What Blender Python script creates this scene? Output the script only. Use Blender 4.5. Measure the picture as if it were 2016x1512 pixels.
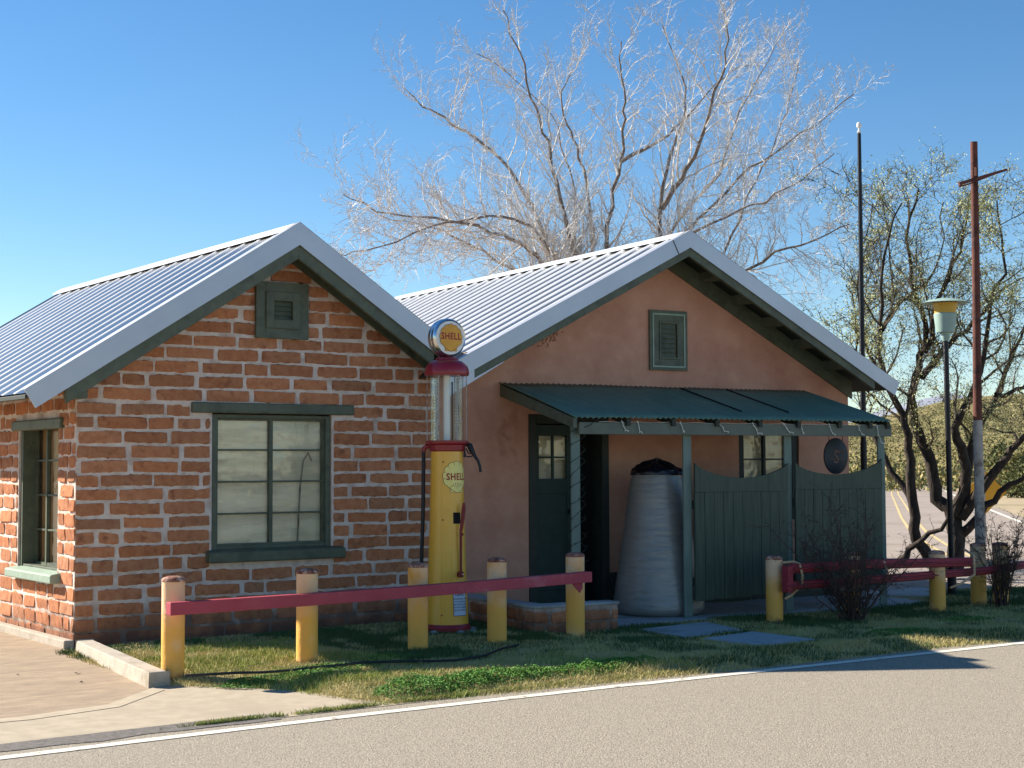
import bpy, math, random, bmesh
from mathutils import Vector, noise, Matrix
R = math.radians
for o in list(bpy.data.objects): bpy.data.objects.remove(o)
sc = bpy.context.scene
col = sc.collection
# ---------------------------------------------------------------- camera
cd = bpy.data.cameras.new('camera'); cam = bpy.data.objects.new('camera', cd); col.objects.link(cam)
cd.sensor_width = 36.0; cd.lens = 3020.565/2016*36; cd.clip_start = .1; cd.clip_end = 3000
Rv = Vector((.81461, -.57998, -.0040)).normalized(); Fv = Vector((.57917, .81344, .05347)).normalized()
Uv = Rv.cross(Fv).normalized(); Rv = Fv.cross(Uv).normalized()
m = Matrix.Identity(4)
for i in range(3):
    m[i][0] = Rv[i]; m[i][1] = Uv[i]; m[i][2] = -Fv[i]
m[0][3], m[1][3], m[2][3] = -4.802, -13.495, 1.60
cam.matrix_world = m
sc.camera = cam
# ---------------------------------------------------------------- light
SUN = Vector((-3.28, 5.45, 3.98)).normalized()      # direction towards the sun
w = bpy.data.worlds.new('World'); sc.world = w; w.use_nodes = True
nt = w.node_tree; bg = nt.nodes['Background']
sky = nt.nodes.new('ShaderNodeTexSky'); sky.sky_type = 'NISHITA'; sky.sun_disc = False
sky.sun_elevation = math.asin(SUN.z); sky.sun_rotation = math.atan2(SUN.x, SUN.y)
sky.altitude = 1100; sky.air_density = 1.0; sky.dust_density = .1; sky.ozone_density = 2.0
hs = nt.nodes.new('ShaderNodeHueSaturation'); hs.inputs['Saturation'].default_value = 1.27; nt.links.new(sky.outputs[0], hs.inputs['Color']); nt.links.new(hs.outputs[0], bg.inputs[0]); bg.inputs[1].default_value = .068
sl = bpy.data.lights.new('sun', 'SUN'); sl.energy = 4.8; sl.angle = R(.53); sl.color = (1, .93, .82)
so = bpy.data.objects.new('sun', sl); col.objects.link(so); so.rotation_euler = SUN.to_track_quat('Z', 'Y').to_euler()
sc.view_settings.view_transform = 'Standard'; sc.view_settings.look = 'None'
sc.view_settings.exposure = 1.15; sc.view_settings.gamma = 1
# ---------------------------------------------------------------- materials
def lin(h):
    if isinstance(h, str):
        h = h.lstrip('#'); c = [int(h[i:i+2], 16)/255 for i in (0, 2, 4)]
    else: c = h
    return tuple((x/12.92 if x <= .04045 else ((x+.055)/1.055)**2.4) for x in c) + (1,)
def mat(name, c1, c2=None, rough=.8, metal=0., scale=6., bump=0., bscale=40., spec=.4, stretch=(1,1,1), c3=None, s3=1.5, t3=(.5,.62), attr=False, detail=6., coat=0.):
    """procedural paint/stone/wood: c1..c2 mixed by noise, c3 a second patchy tone, colours in sRGB hex"""
    m = bpy.data.materials.new(name); m.use_nodes = True
    n = m.node_tree; N = n.nodes; Lk = n.links; p = N['Principled BSDF']
    p.inputs['Roughness'].default_value = rough; p.inputs['Metallic'].default_value = metal
    p.inputs['Specular IOR Level'].default_value = spec
    if coat: p.inputs['Coat Weight'].default_value = coat
    tc = N.new('ShaderNodeTexCoord'); mp = N.new('ShaderNodeMapping'); mp.inputs['Scale'].default_value = stretch
    Lk.new(tc.outputs['Object'], mp.inputs[0])
    nz = N.new('ShaderNodeTexNoise'); nz.inputs['Scale'].default_value = scale; nz.inputs['Detail'].default_value = detail; nz.inputs['Roughness'].default_value = .6
    Lk.new(mp.outputs[0], nz.inputs['Vector'])
    rp = N.new('ShaderNodeValToRGB'); rp.color_ramp.elements[0].position = .35; rp.color_ramp.elements[1].position = .65
    rp.color_ramp.elements[0].color = lin(c1); rp.color_ramp.elements[1].color = lin(c2 or c1)
    Lk.new(nz.outputs[0], rp.inputs[0]); out = rp.outputs[0]
    if c3:
        n3 = N.new('ShaderNodeTexNoise'); n3.inputs['Scale'].default_value = s3; n3.inputs['Detail'].default_value = 8; n3.inputs['Roughness'].default_value = .65
        Lk.new(mp.outputs[0], n3.inputs['Vector'])
        r3 = N.new('ShaderNodeValToRGB'); r3.color_ramp.elements[0].position = t3[0]; r3.color_ramp.elements[1].position = t3[1]
        r3.color_ramp.elements[0].color = (0,0,0,1); r3.color_ramp.elements[1].color = (1,1,1,1)
        Lk.new(n3.outputs[0], r3.inputs[0])
        mx = N.new('ShaderNodeMix'); mx.data_type = 'RGBA'; Lk.new(r3.outputs[0], mx.inputs[0]); Lk.new(out, mx.inputs[6]); mx.inputs[7].default_value = lin(c3); out = mx.outputs[2]
    if attr:
        at = N.new('ShaderNodeAttribute'); at.attribute_name = 'Col'
        mx = N.new('ShaderNodeMix'); mx.data_type = 'RGBA'; mx.blend_type = 'MULTIPLY'; mx.inputs[0].default_value = 1
        Lk.new(out, mx.inputs[6]); Lk.new(at.outputs['Color'], mx.inputs[7]); out = mx.outputs[2]
    Lk.new(out, p.inputs['Base Color'])
    if bump:
        nb = N.new('ShaderNodeTexNoise'); nb.inputs['Scale'].default_value = bscale; nb.inputs['Detail'].default_value = 5
        Lk.new(mp.outputs[0], nb.inputs['Vector'])
        b = N.new('ShaderNodeBump'); b.inputs['Strength'].default_value = 1.; b.inputs['Distance'].default_value = bump
        Lk.new(nb.outputs[0], b.inputs['Height']); Lk.new(b.outputs[0], p.inputs['Normal'])
    return m
def glassmat(name, tint='e8f0ee', rough=.02, mixf=None):
    m = bpy.data.materials.new(name); m.use_nodes = True; n = m.node_tree; N = n.nodes; Lk = n.links
    N.remove(N['Principled BSDF']); o = N['Material Output']
    t = N.new('ShaderNodeBsdfTransparent'); t.inputs[0].default_value = lin(tint)
    g = N.new('ShaderNodeBsdfGlossy'); g.inputs['Roughness'].default_value = rough
    f = N.new('ShaderNodeFresnel'); f.inputs[0].default_value = 1.5
    mu = N.new('ShaderNodeMath'); mu.operation = 'MULTIPLY'; mu.inputs[1].default_value = mixf or 1.3; mu.use_clamp = True; Lk.new(f.outputs[0], mu.inputs[0])
    nz = N.new('ShaderNodeTexNoise'); nz.inputs['Scale'].default_value = 5.; b = N.new('ShaderNodeBump'); b.inputs['Distance'].default_value = .004
    tc = N.new('ShaderNodeTexCoord'); Lk.new(tc.outputs['Object'], nz.inputs['Vector']); Lk.new(nz.outputs[0], b.inputs['Height']); Lk.new(b.outputs[0], g.inputs['Normal'])
    mx = N.new('ShaderNodeMixShader'); Lk.new(mu.outputs[0], mx.inputs[0]); Lk.new(t.outputs[0], mx.inputs[1]); Lk.new(g.outputs[0], mx.inputs[2]); Lk.new(mx.outputs[0], o.inputs[0])
    return m
M = {}
M['brick'] = mat('adobe_brick', 'b0714f', 'c28661', rough=.95, scale=14, bump=.006, bscale=30, attr=True, spec=.15, c3='8f5a42', s3=9, t3=(.55,.7))
M['mortar'] = mat('mortar', 'd2beb0', 'e6d8cc', rough=.95, scale=9, bump=.006, bscale=45, spec=.15, c3='a8907f', s3=4, t3=(.5,.72))
M['stucco'] = mat('stucco', 'c9937a', 'd4a086', rough=.95, scale=3.5, bump=.004, bscale=22, spec=.15, c3='b8806a', s3=1.3, t3=(.45,.7))
M['stucco_dark'] = mat('stucco_stain', '84533b', '9a6449', rough=.95, scale=8)
M['green'] = mat('green_paint', '565c4c', '606653', rough=.55, scale=12, bump=.0015, bscale=30, stretch=(1,1,1), c3='4d5344', s3=5)
M['green_lit'] = mat('pale_green_paint', '8da08e', '9aac99', rough=.6, scale=12, bump=.0015)
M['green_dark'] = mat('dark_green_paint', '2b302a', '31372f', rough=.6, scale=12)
M['plank'] = mat('green_board', '414c3f', '4e5949', rough=.6, scale=5, bump=.003, bscale=10, stretch=(6,6,.5), c3='363f34', s3=4, t3=(.5,.7))
M['porch_tin'] = mat('green_tin', '637b68', '6d8671', rough=.5, scale=3, metal=.0, c3='78917c', s3=1.2, t3=(.55,.8), stretch=(3,.6,1))
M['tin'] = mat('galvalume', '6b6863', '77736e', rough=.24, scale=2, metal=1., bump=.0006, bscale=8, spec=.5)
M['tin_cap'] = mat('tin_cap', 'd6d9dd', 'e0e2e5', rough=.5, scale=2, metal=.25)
M['crest_glint'] = mat('tin_crest_glint', 'cfd0d2', 'dcdddf', rough=.45, metal=.1, scale=3)  # sun glint on rib flanks and tops, put in as a whiter colour
M['post_green'] = mat('post_green', '66766c', '73847a', rough=.6, scale=8, bump=.002, bscale=20, stretch=(1,1,.3))
M['beam'] = mat('beam_green', '5f655a', '697064', rough=.6, scale=6, bump=.002, bscale=20)
M['trim'] = mat('tin_trim', 'b2b6bf', 'bbbfc7', rough=.42, scale=1.5, metal=.5, bump=.0008, bscale=3)
M['concrete'] = mat('concrete', 'a99e8e', 'b9ae9d', rough=.9, scale=14, bump=.003, bscale=60, c3='948875', s3=2)
M['slab'] = mat('slab_concrete', '9da09f', 'acaeac', rough=.9, scale=10, bump=.002, bscale=70, c3='8b8d8a', s3=2)
M['glass'] = glassmat('window_glass', 'f8faf8')
M['curtain'] = mat('curtain', 'fbedd0', 'fff5de', rough=.9, scale=2.5, stretch=(.6,1,3.5), bump=.01, bscale=3, c3='e0d6bc', s3=2.2, t3=(.45,.6))
M['beige'] = mat('curtain_tan', 'cf9a5e', 'd8a468', rough=.9)
M['black'] = mat('black', '0b0b0c', '101012', rough=.8)
M['yellow'] = mat('pump_yellow', 'f2b23a', 'f4b842', rough=.38, scale=3, c3='e4a234', s3=2, t3=(.5,.8), spec=.5, coat=.2)
M['red'] = mat('pump_red', '8c1626', '951c2c', rough=.35, scale=5, spec=.5, coat=.2)
M['crank'] = mat('crank_red', '7c1d1c', '862321', rough=.5, scale=9)
M['post'] = mat('post_yellow', 'ecc59e', 'ecbd8a', rough=.6, scale=3, bump=.004, bscale=28, c3='e6982c', s3=2.3, t3=(.46,.68), spec=.4)
M['rust'] = mat('rust', '6b3527', 'a0705c', rough=.85, scale=22, bump=.004, bscale=60, c3='c9a48f', s3=16, t3=(.5,.6))
M['rail'] = mat('rail_red', 'a33a49', 'ad4453', rough=.6, scale=3, bump=.0015, bscale=40, c3='bb7680', s3=2.5, t3=(.56,.74))
M['rail2'] = mat('rail_dark_red', '97303c', 'a23a46', rough=.6, scale=3, c3='71262c', s3=3)
M['rod'] = mat('cream_rod', 'd6b690', 'c29c74', rough=.7, scale=8)
M['hose'] = mat('rubber', '191a20', '202128', rough=.5)
M['chrome'] = mat('chrome', 'cfd2d4', 'dcdedf', rough=.18, metal=1)
M['white'] = mat('white_enamel', 'e9e6de', 'efece5', rough=.35)
M['clear'] = glassmat('clear_glass', 'f6f9f9', .03, .45)
M['gauge'] = mat('gauge', 'a8aaa6', 'c8cac6', rough=.4, metal=.3)
M['wire_w'] = mat('white_wire', 'd9d6c8', 'e4e2d6', rough=.6)
M['wire_g'] = mat('green_wire', '1c2a22', '22332a', rough=.6)
M['foil'] = mat('grey_foam', '8b8780', '9a968e', rough=.34, scale=5, metal=.1, bump=.012, bscale=4, stretch=(1,1,5), spec=.6)
M['bag'] = mat('black_bag', '15151c', '1d1d26', rough=.3, spec=.6, bump=.01, bscale=14)
M['bark'] = mat('grey_bark', '675b54', '8d837b', rough=.9, scale=16, bump=.01, bscale=40, stretch=(1,1,.4))
M['twig'] = mat('pale_twig', 'bdb9b5', 'dad7d4', rough=.8, scale=5)
M['dbark'] = mat('dark_bark', '2c2622', '463c34', rough=.95, scale=18, bump=.02, bscale=30, stretch=(1,1,.35), c3='5c5045', s3=8, t3=(.55,.75))
M['dtwig'] = mat('dark_twig', '4a4036', '5c5244', rough=.9)
M['mleaf'] = mat('mesquite_leaf', 'a6a66a', 'bab983', rough=.8, scale=2)
M['shrubtwig'] = mat('shrub_twig', '45352f', '57443c', rough=.9)
M['shrubleaf'] = mat('shrub_leaf', '3a4230', '4a4334', rough=.7, scale=4)
M['pole_rust'] = mat('rusty_pole', '5b3228', '6d3f33', rough=.8, scale=5, bump=.004, bscale=30, c3='452822', s3=6)
M['pole_grey'] = mat('flaked_pole', 'a59a90', 'bcb3a9', rough=.85, scale=7, bump=.004, bscale=30, c3='7a6a60', s3=5)
M['pole_dark'] = mat('dark_pole', '17181c', '202127', rough=.45, metal=.2)
M['lamp_green'] = mat('lamp_green', '3f5650', '4a625b', rough=.5)
M['lamp_pale'] = mat('lamp_pale', '8fa79c', '9bb2a7', rough=.5)
M['lamp_lens'] = mat('lamp_lens', 'c89a33', 'd2a643', rough=.4)
M['sign_yellow'] = mat('sign_yellow', 'd69a1e', 'dca128', rough=.5)
M['sign_blue'] = mat('sign_slate', '262f38', '2b343e', rough=.5)
M['letter'] = mat('sign_letter', 'a07f70', 'b09080', rough=.6)
M['wood'] = mat('raw_wood', 'b59a7c', '8c7058', rough=.9, scale=12, stretch=(1,1,4))
# ---------------------------------------------------------------- mesh helpers
class MB:
    def __init__(s): s.v = []; s.f = []; s.mi = []; s.c = []
    def add(s, vs, fs, mi=0, c=None):
        b = len(s.v); s.v += [tuple(v) for v in vs]
        for f in fs: s.f.append(tuple(i+b for i in f)); s.mi.append(mi); s.c.append(c)
    def box(s, a, b, mi=0, c=None):
        x0,y0,z0 = a; x1,y1,z1 = b
        if x0>x1: x0,x1=x1,x0
        if y0>y1: y0,y1=y1,y0
        if z0>z1: z0,z1=z1,z0
        s.add([(x0,y0,z0),(x1,y0,z0),(x1,y1,z0),(x0,y1,z0),(x0,y0,z1),(x1,y0,z1),(x1,y1,z1),(x0,y1,z1)],
              [(0,3,2,1),(4,5,6,7),(0,1,5,4),(1,2,6,5),(2,3,7,6),(3,0,4,7)], mi, c)
    def prism(s, pts, vec, mi=0, c=None):
        n = len(pts); vec = Vector(vec); P = [Vector(p) for p in pts]
        nr = Vector((0,0,0))
        for i in range(n): nr += P[i].cross(P[(i+1)%n])
        if nr.dot(vec) > 0: P = P[::-1]
        Q = [p+vec for p in P]
        s.add(P+Q, [tuple(range(n)), tuple(range(2*n-1, n-1, -1))] + [(i, i+n, (i+1)%n+n, (i+1)%n) for i in range(n)], mi, c)
    def tube(s, pts, r, n=8, mi=0, cap=True, c=None):
        P = [Vector(p) for p in pts]; k = len(P)
        rr = r if isinstance(r, (list, tuple)) else [r]*k
        vs = []; up = None
        for i in range(k):
            d = (P[min(i+1,k-1)]-P[max(i-1,0)])
            if d.length < 1e-9: d = Vector((0,0,1))
            d.normalize()
            if up is None:
                up = d.orthogonal().normalized()
            else:
                up = (up - d*up.dot(d))
                if up.length < 1e-5: up = d.orthogonal()
                up.normalize()
            q = d.cross(up)
            for j in range(n):
                a = 2*math.pi*j/n; vs.append(P[i] + (up*math.cos(a)+q*math.sin(a))*rr[i])
        fs = [(i*n+j, i*n+(j+1)%n, (i+1)*n+(j+1)%n, (i+1)*n+j) for i in range(k-1) for j in range(n)]
        if cap: fs += [tuple(range(n-1,-1,-1)), tuple((k-1)*n+j for j in range(n))]
        s.add(vs, fs, mi, c)
    def lathe(s, prof, o=(0,0,0), n=32, mi=0, ax='z', jit=0.):
        vs = []; k = len(prof)
        for (r, h) in prof:
            for j in range(n):
                a = 2*math.pi*j/n; x = r*math.cos(a); y = r*math.sin(a)
                if jit: q = 1+jit*noise.noise(Vector((x*6, y*6, h*6))); x *= q; y *= q
                vs.append((o[0]+x, o[1]+y, o[2]+h) if ax == 'z' else (o[0]+x, o[1]+h, o[2]-y))
        fs = [(i*n+j, i*n+(j+1)%n, (i+1)*n+(j+1)%n, (i+1)*n+j) for i in range(k-1) for j in range(n)]
        if prof[0][0] > 1e-4: fs.append(tuple(range(n-1,-1,-1)))
        if prof[-1][0] > 1e-4: fs.append(tuple((k-1)*n+j for j in range(n)))
        s.add(vs, fs, mi)
    def build(s, name, mats, parent=None, smooth=False, bevel=0., loc=None, angle=40, cdef=(1,1,1)):
        me = bpy.data.meshes.new(name); me.from_pydata(s.v, [], s.f)
        if not isinstance(mats, (list, tuple)): mats = [mats]
        for m_ in mats: me.materials.append(m_)
        me.polygons.foreach_set('material_index', s.mi)
        if any(c is not None for c in s.c):
            ca = me.color_attributes.new('Col', 'FLOAT_COLOR', 'CORNER'); L = []
            for f, c in zip(s.f, s.c):
                c = c or cdef; L += [c[0], c[1], c[2], 1.]*len(f)
            ca.data.foreach_set('color', L)
        if smooth: me.polygons.foreach_set('use_smooth', [True]*len(me.polygons))
        me.update()
        if smooth and angle < 180: me.set_sharp_from_angle(angle=R(angle))
        o = bpy.data.objects.new(name, me); col.objects.link(o)
        if parent: o.parent = parent
        if loc: o.location = loc
        if bevel:
            b = o.modifiers.new('b', 'BEVEL'); b.width = bevel; b.segments = 2; b.limit_method = 'ANGLE'; b.angle_limit = R(40)
        return o
def empty(name, loc=(0,0,0), rz=0.):
    o = bpy.data.objects.new(name, None); col.objects.link(o); o.location = loc; o.rotation_euler = (0,0,rz); o.empty_display_size = .1
    return o
def tag(o, label=None, cat=None, group=None, kind=None):
    if label: o['label'] = label
    if cat: o['category'] = cat
    if group: o['group'] = group
    if kind: o['kind'] = kind
    return o
def text_mesh(txt, size, xs=1., bold=0., font_spacing=1., extr=.001):
    cu = bpy.data.curves.new('t', 'FONT'); cu.body = txt; cu.size = size; cu.align_x = 'CENTER'; cu.align_y = 'CENTER'; cu.offset = bold; cu.space_character = font_spacing; cu.extrude = extr; cu.resolution_u = 3
    o = bpy.data.objects.new('t', cu); col.objects.link(o)
    bpy.context.view_layer.update()
    me = bpy.data.meshes.new_from_object(o.evaluated_get(bpy.context.evaluated_depsgraph_get()))
    vs = [(v.co.x*xs, v.co.y, v.co.z) for v in me.vertices]; fs = [tuple(p.vertices) for p in me.polygons]
    bpy.data.objects.remove(o); bpy.data.curves.remove(cu); bpy.data.meshes.remove(me)
    return vs, fs
def nz(x, y, z=0.): return noise.noise(Vector((x, y, z)))
rnd = random.Random(7)
B2O = Vector((4, 0, 0)); B2A = -.0975
def W2(x, y, z=0.):
    c, s = math.cos(B2A), math.sin(B2A); return Vector((4+x*c-y*s, x*s+y*c, z))
# ================================================================ SETTING
def flat(name, pts, z, m, kind='structure', label=None):
    b = MB(); b.add([(x,y,z) for x,y in pts], [tuple(range(len(pts)))]); o = b.build(name, m); tag(o, kind=kind)
    if label: tag(o, label)
    return o
M['dirt'] = mat('dirt', 'a39173', 'b5a382', rough=.95, scale=1.2, bump=.01, bscale=12, c3='8c8060', s3=.3)
M['asphalt'] = mat('asphalt', '857b6c', 'b5a996', rough=.92, scale=95, bump=.010, bscale=110, c3='6f665a', s3=85, t3=(.56,.64), detail=3)
M['asphalt_far'] = mat('asphalt_far', '96887a', 'a3958a', rough=.95, scale=2, c3='8a7d70', s3=.5)
M['seam'] = mat('asphalt_seam', '5b5650', '77706a', rough=.95, scale=25, bump=.006, bscale=60)
M['drive'] = mat('driveway', '94806a', 'ab967b', rough=.92, scale=3.5, bump=.005, bscale=50, c3='8f7d68', s3=1.6, t3=(.5,.68), stretch=(1,2.5,1))
M['apron'] = mat('apron', 'a69781', 'b4a68e', rough=.9, scale=8, bump=.002, bscale=90, c3='a59680', s3=1.4)
M['paint'] = mat('road_paint', 'd9d3c2', 'e2dccb', rough=.7, scale=20, bump=.001, bscale=80, c3='a3998a', s3=9, t3=(.58,.64))
M['ypaint'] = mat('road_paint_yellow', 'cdb47e', 'd4bb86', rough=.7, scale=10)
M['soil'] = mat('soil', '85774c', '9a8a5c', rough=.95, scale=6, bump=.01, bscale=30, c3='66693c', s3=2.2)
def ground_z(x, y):
    d = math.hypot(x+4, y+13)
    return -.02
flat('ground', [(-600,-600),(900,-600),(900,900),(-600,900)], -.02, M['dirt'])
# the road: its far edge runs along y ~ -4.75, then it swings away on the right
def edge(x):   # painted line
    if x < 2.5: return -4.80 - .0085*(x-1.2)**2 if x < 1.2 else -4.80
    return -4.82 - .017*(x-2.5)
far = [(x*.5, edge(x*.5)+.30) for x in range(-120, 31)]
rd = [(-60,-13),(60,-13.),(60,-6)] + [(16,-5.2)] + [p for p in far[::-1] if p[0] <= 14]
b = MB()
xs = [-60,-30,-15]+[x*.5 for x in range(-20,41)]+[40,80]
vs = []
for x in xs:
    e = edge(max(x,-6)) + .22 + .025*nz(x*2.1,3) + .02*nz(x*7,5)
    vs += [(x, e, .004), (x, -60, .004)]
b.add(vs, [(2*i, 2*i+1, 2*i+3, 2*i+2) for i in range(len(xs)-1)])
tag(b.build('road', M['asphalt']), kind='structure')
b = MB(); vs = []; xs = [-30,-15,-8]+[x*.1 for x in range(-60,141)]+[20,40,80]
for x in xs:
    e = edge(max(x,-6)); vs += [(x, e+.05+.006*nz(x*9,1), .008), (x, e-.05+.006*nz(x*9,7), .008)]
b.add(vs, [(2*i, 2*i+1, 2*i+3, 2*i+2) for i in range(len(xs)-1)])
tag(b.build('road_line', M['paint']), kind='structure')
b = MB(); vs = []; xs = [-30,-15,-8]+[x*.1 for x in range(-60,-2)]
for x in xs:
    e = edge(max(x,-6)); vs += [(x, e+.42+.02*nz(x*5,1), .0075), (x, e+.17+.05*nz(x*3,7), .0075)]
b.add(vs, [(2*i, 2*i+1, 2*i+3, 2*i+2) for i in range(len(xs)-1)])
tag(b.build('road_seam', M['seam']), kind='structure')
# driveway and its smoother apron
flat('driveway', [(-30,-3.2),(-3,-3.55),(-1.6,-3.62),(-.95,-3.45),(-.38,-2.85),(-.1,-2.6),(-.1,9),(-30,9)], .0, M['drive'])
flat('driveway_apron', [(-30,-4.75),(-6,-4.83),(-3,-4.78),(-1.5,-4.62),(-.6,-4.58),(.62,-4.56),(1.4,-4.55),(1.2,-2.9),(-.1,-2.5),(-.42,-2.84),(-.97,-3.42),(-1.62,-3.58),(-3,-3.52),(-30,-3.2)], .003, M['apron'])
# pale trowelled band between the two
M['band'] = mat('apron_band', 'aa9b84', 'b8a990', rough=.9, scale=9)
bp = [(-9,-3.36),(-3,-3.52),(-1.62,-3.58),(-.97,-3.42),(-.42,-2.86)]
flat('driveway_joint', [(x,y+.03) for x,y in bp]+[(x+.03,y-.12) for x,y in bp[::-1]], .006, M['band'])
# second road running away behind the trees
def poly_band(name, line, wL, wR, z, m):
    vs = []; n = len(line)
    for i,(x,y) in enumerate(line):
        a = Vector(line[max(i-1,0)]); c_ = Vector(line[min(i+1,n-1)]); d = (c_-a).normalized(); q = Vector((-d.y, d.x))
        p = Vector((x,y)); l = p+q*wL; r = p-q*wR; vs += [(l.x,l.y,z),(r.x,r.y,z)]
    b = MB(); b.add(vs, [(2*i,2*i+1,2*i+3,2*i+2) for i in range(n-1)]); o = b.build(name, m); return tag(o, kind='structure')
cl = [(10,-4.5),(14.5,1.2),(19.6,6.3),(24.5,10.9),(31.6,17.2),(60,42),(145,115),(245,195)]
poly_band('far_road', cl, 3.6, 3.4, -.008, M['asphalt_far'])
poly_band('far_road_centre_line', [(c[0]-.12,c[1]+.14) for c in cl[1:]], .04, .04, .0, M['ypaint'])
poly_band('far_road_second_centre_line', [(c[0]+.12,c[1]-.12) for c in cl[1:]], .04, .04, .0, M['ypaint'])
poly_band('far_road_edge_line', [(c[0]+2.1,c[1]-2.1) for c in cl[1:]], .07, .07, .0, M['paint'])
poly_band('side_road', [(11.0,-1.2),(14,.0),(18,1.2),(40,4)], 1.3, 1.3, -.004, M['asphalt_far'])
# kerb
b = MB()
def kerb(b, p0, p1, wd, z):
    p0 = Vector(p0); p1 = Vector(p1); d = (p1-p0).normalized(); q = Vector((-d.y, d.x))*wd
    n = 10; vs = []
    for i in range(n+1):
        p = p0.lerp(p1, i/n); j = .006*nz(i*1.7, 2)
        vs += [(p.x-j, p.y, -.01), (p.x+.012, p.y, z+j*.6), (p.x+wd-.012, p.y, z+j*.6), (p.x+wd, p.y, -.01)]
    b.add(vs, [(4*i+k, 4*i+k+1, 4*i+k+5, 4*i+k+4) for i in range(n) for k in range(3)] + [(0,1,2,3), (4*n+3,4*n+2,4*n+1,4*n)])
kerb(b, (-.44,-2.80), (-.13,-.40), .17, .105)
o = b.build('kerb', M['concrete'], bevel=.008); tag(o, 'short raised grey concrete kerb from the brick corner to the nearest yellow post', 'kerb')
# hills on the horizon (real relief, all round the back)
M['hill'] = mat('hill_scrub', '7d734e', '94865c', rough=1, scale=.09, c3='646040', s3=.16, t3=(.42,.6), spec=.1)
def hills(name, r0, r1, hfun, m, a0, a1, n=120, k=10):
    b = MB(); vs = []
    for i in range(n+1):
        a = a0+(a1-a0)*i/n
        for j in range(k+1):
            t = j/k; r = r0+(r1-r0)*t
            vs.append((-4.8+r*math.sin(a), -13.5+r*math.cos(a), -.5+hfun(a, t)))
    b.add(vs, [(i*(k+1)+j, i*(k+1)+j+1, (i+1)*(k+1)+j+1, (i+1)*(k+1)+j) for i in range(n) for j in range(k)])
    return tag(b.build(name, m, smooth=True, angle=180), kind='structure')
def h1(a, t):
    d = math.degrees(a); base = 19 + 7*nz(d*.11, 1) + 3*nz(d*.5, 4)
    base *= .75 + .35*max(0, min(1, (d-48)/6))
    s = max(0, t)**1.2
    return base*s + 1.5*nz(d*.8, t*5)*s
hills('hills', 130, 420, h1, M['hill'], R(-80), R(110))
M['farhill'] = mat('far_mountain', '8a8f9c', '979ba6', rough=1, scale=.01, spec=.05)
def h2(a, t):
    d = math.degrees(a); return (56 + 22*nz(d*.22, 8) + 12*nz(d*.9, 3))*math.sin(min(1, t*1.2)*math.pi/2)
hills('mountains', 1100, 1500, h2, M['farhill'], R(-80), R(110))

def stain(m_, cen, rx, rz, ang, colr, scale, lo, hi):
    n = m_.node_tree; N = n.nodes; L_ = n.links; p = N['Principled BSDF']; src = p.inputs['Base Color'].links[0].from_socket
    tc = N.new('ShaderNodeTexCoord'); mp = N.new('ShaderNodeMapping'); mp.vector_type = 'TEXTURE'; mp.inputs['Location'].default_value = cen; mp.inputs['Rotation'].default_value = (0, ang, 0); mp.inputs['Scale'].default_value = (rx, 5, rz)
    L_.new(tc.outputs['Object'], mp.inputs[0]); ln = N.new('ShaderNodeVectorMath'); ln.operation = 'LENGTH'; L_.new(mp.outputs[0], ln.inputs[0])
    rp = N.new('ShaderNodeMapRange'); rp.inputs[1].default_value = 1.; rp.inputs[2].default_value = .2; L_.new(ln.outputs['Value'], rp.inputs[0])
    nz_ = N.new('ShaderNodeTexNoise'); nz_.inputs['Scale'].default_value = scale; nz_.inputs['Detail'].default_value = 4; L_.new(tc.outputs['Object'], nz_.inputs['Vector'])
    mu = N.new('ShaderNodeMath'); mu.operation = 'MULTIPLY'; L_.new(rp.outputs[0], mu.inputs[0]); L_.new(nz_.outputs[0], mu.inputs[1])
    r2 = N.new('ShaderNodeMapRange'); r2.inputs[1].default_value = lo; r2.inputs[2].default_value = hi; L_.new(mu.outputs[0], r2.inputs[0])
    mx = N.new('ShaderNodeMix'); mx.data_type = 'RGBA'; L_.new(r2.outputs[0], mx.inputs[0]); L_.new(src, mx.inputs[6]); mx.inputs[7].default_value = lin(colr); L_.new(mx.outputs[2], p.inputs['Base Color'])
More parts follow.
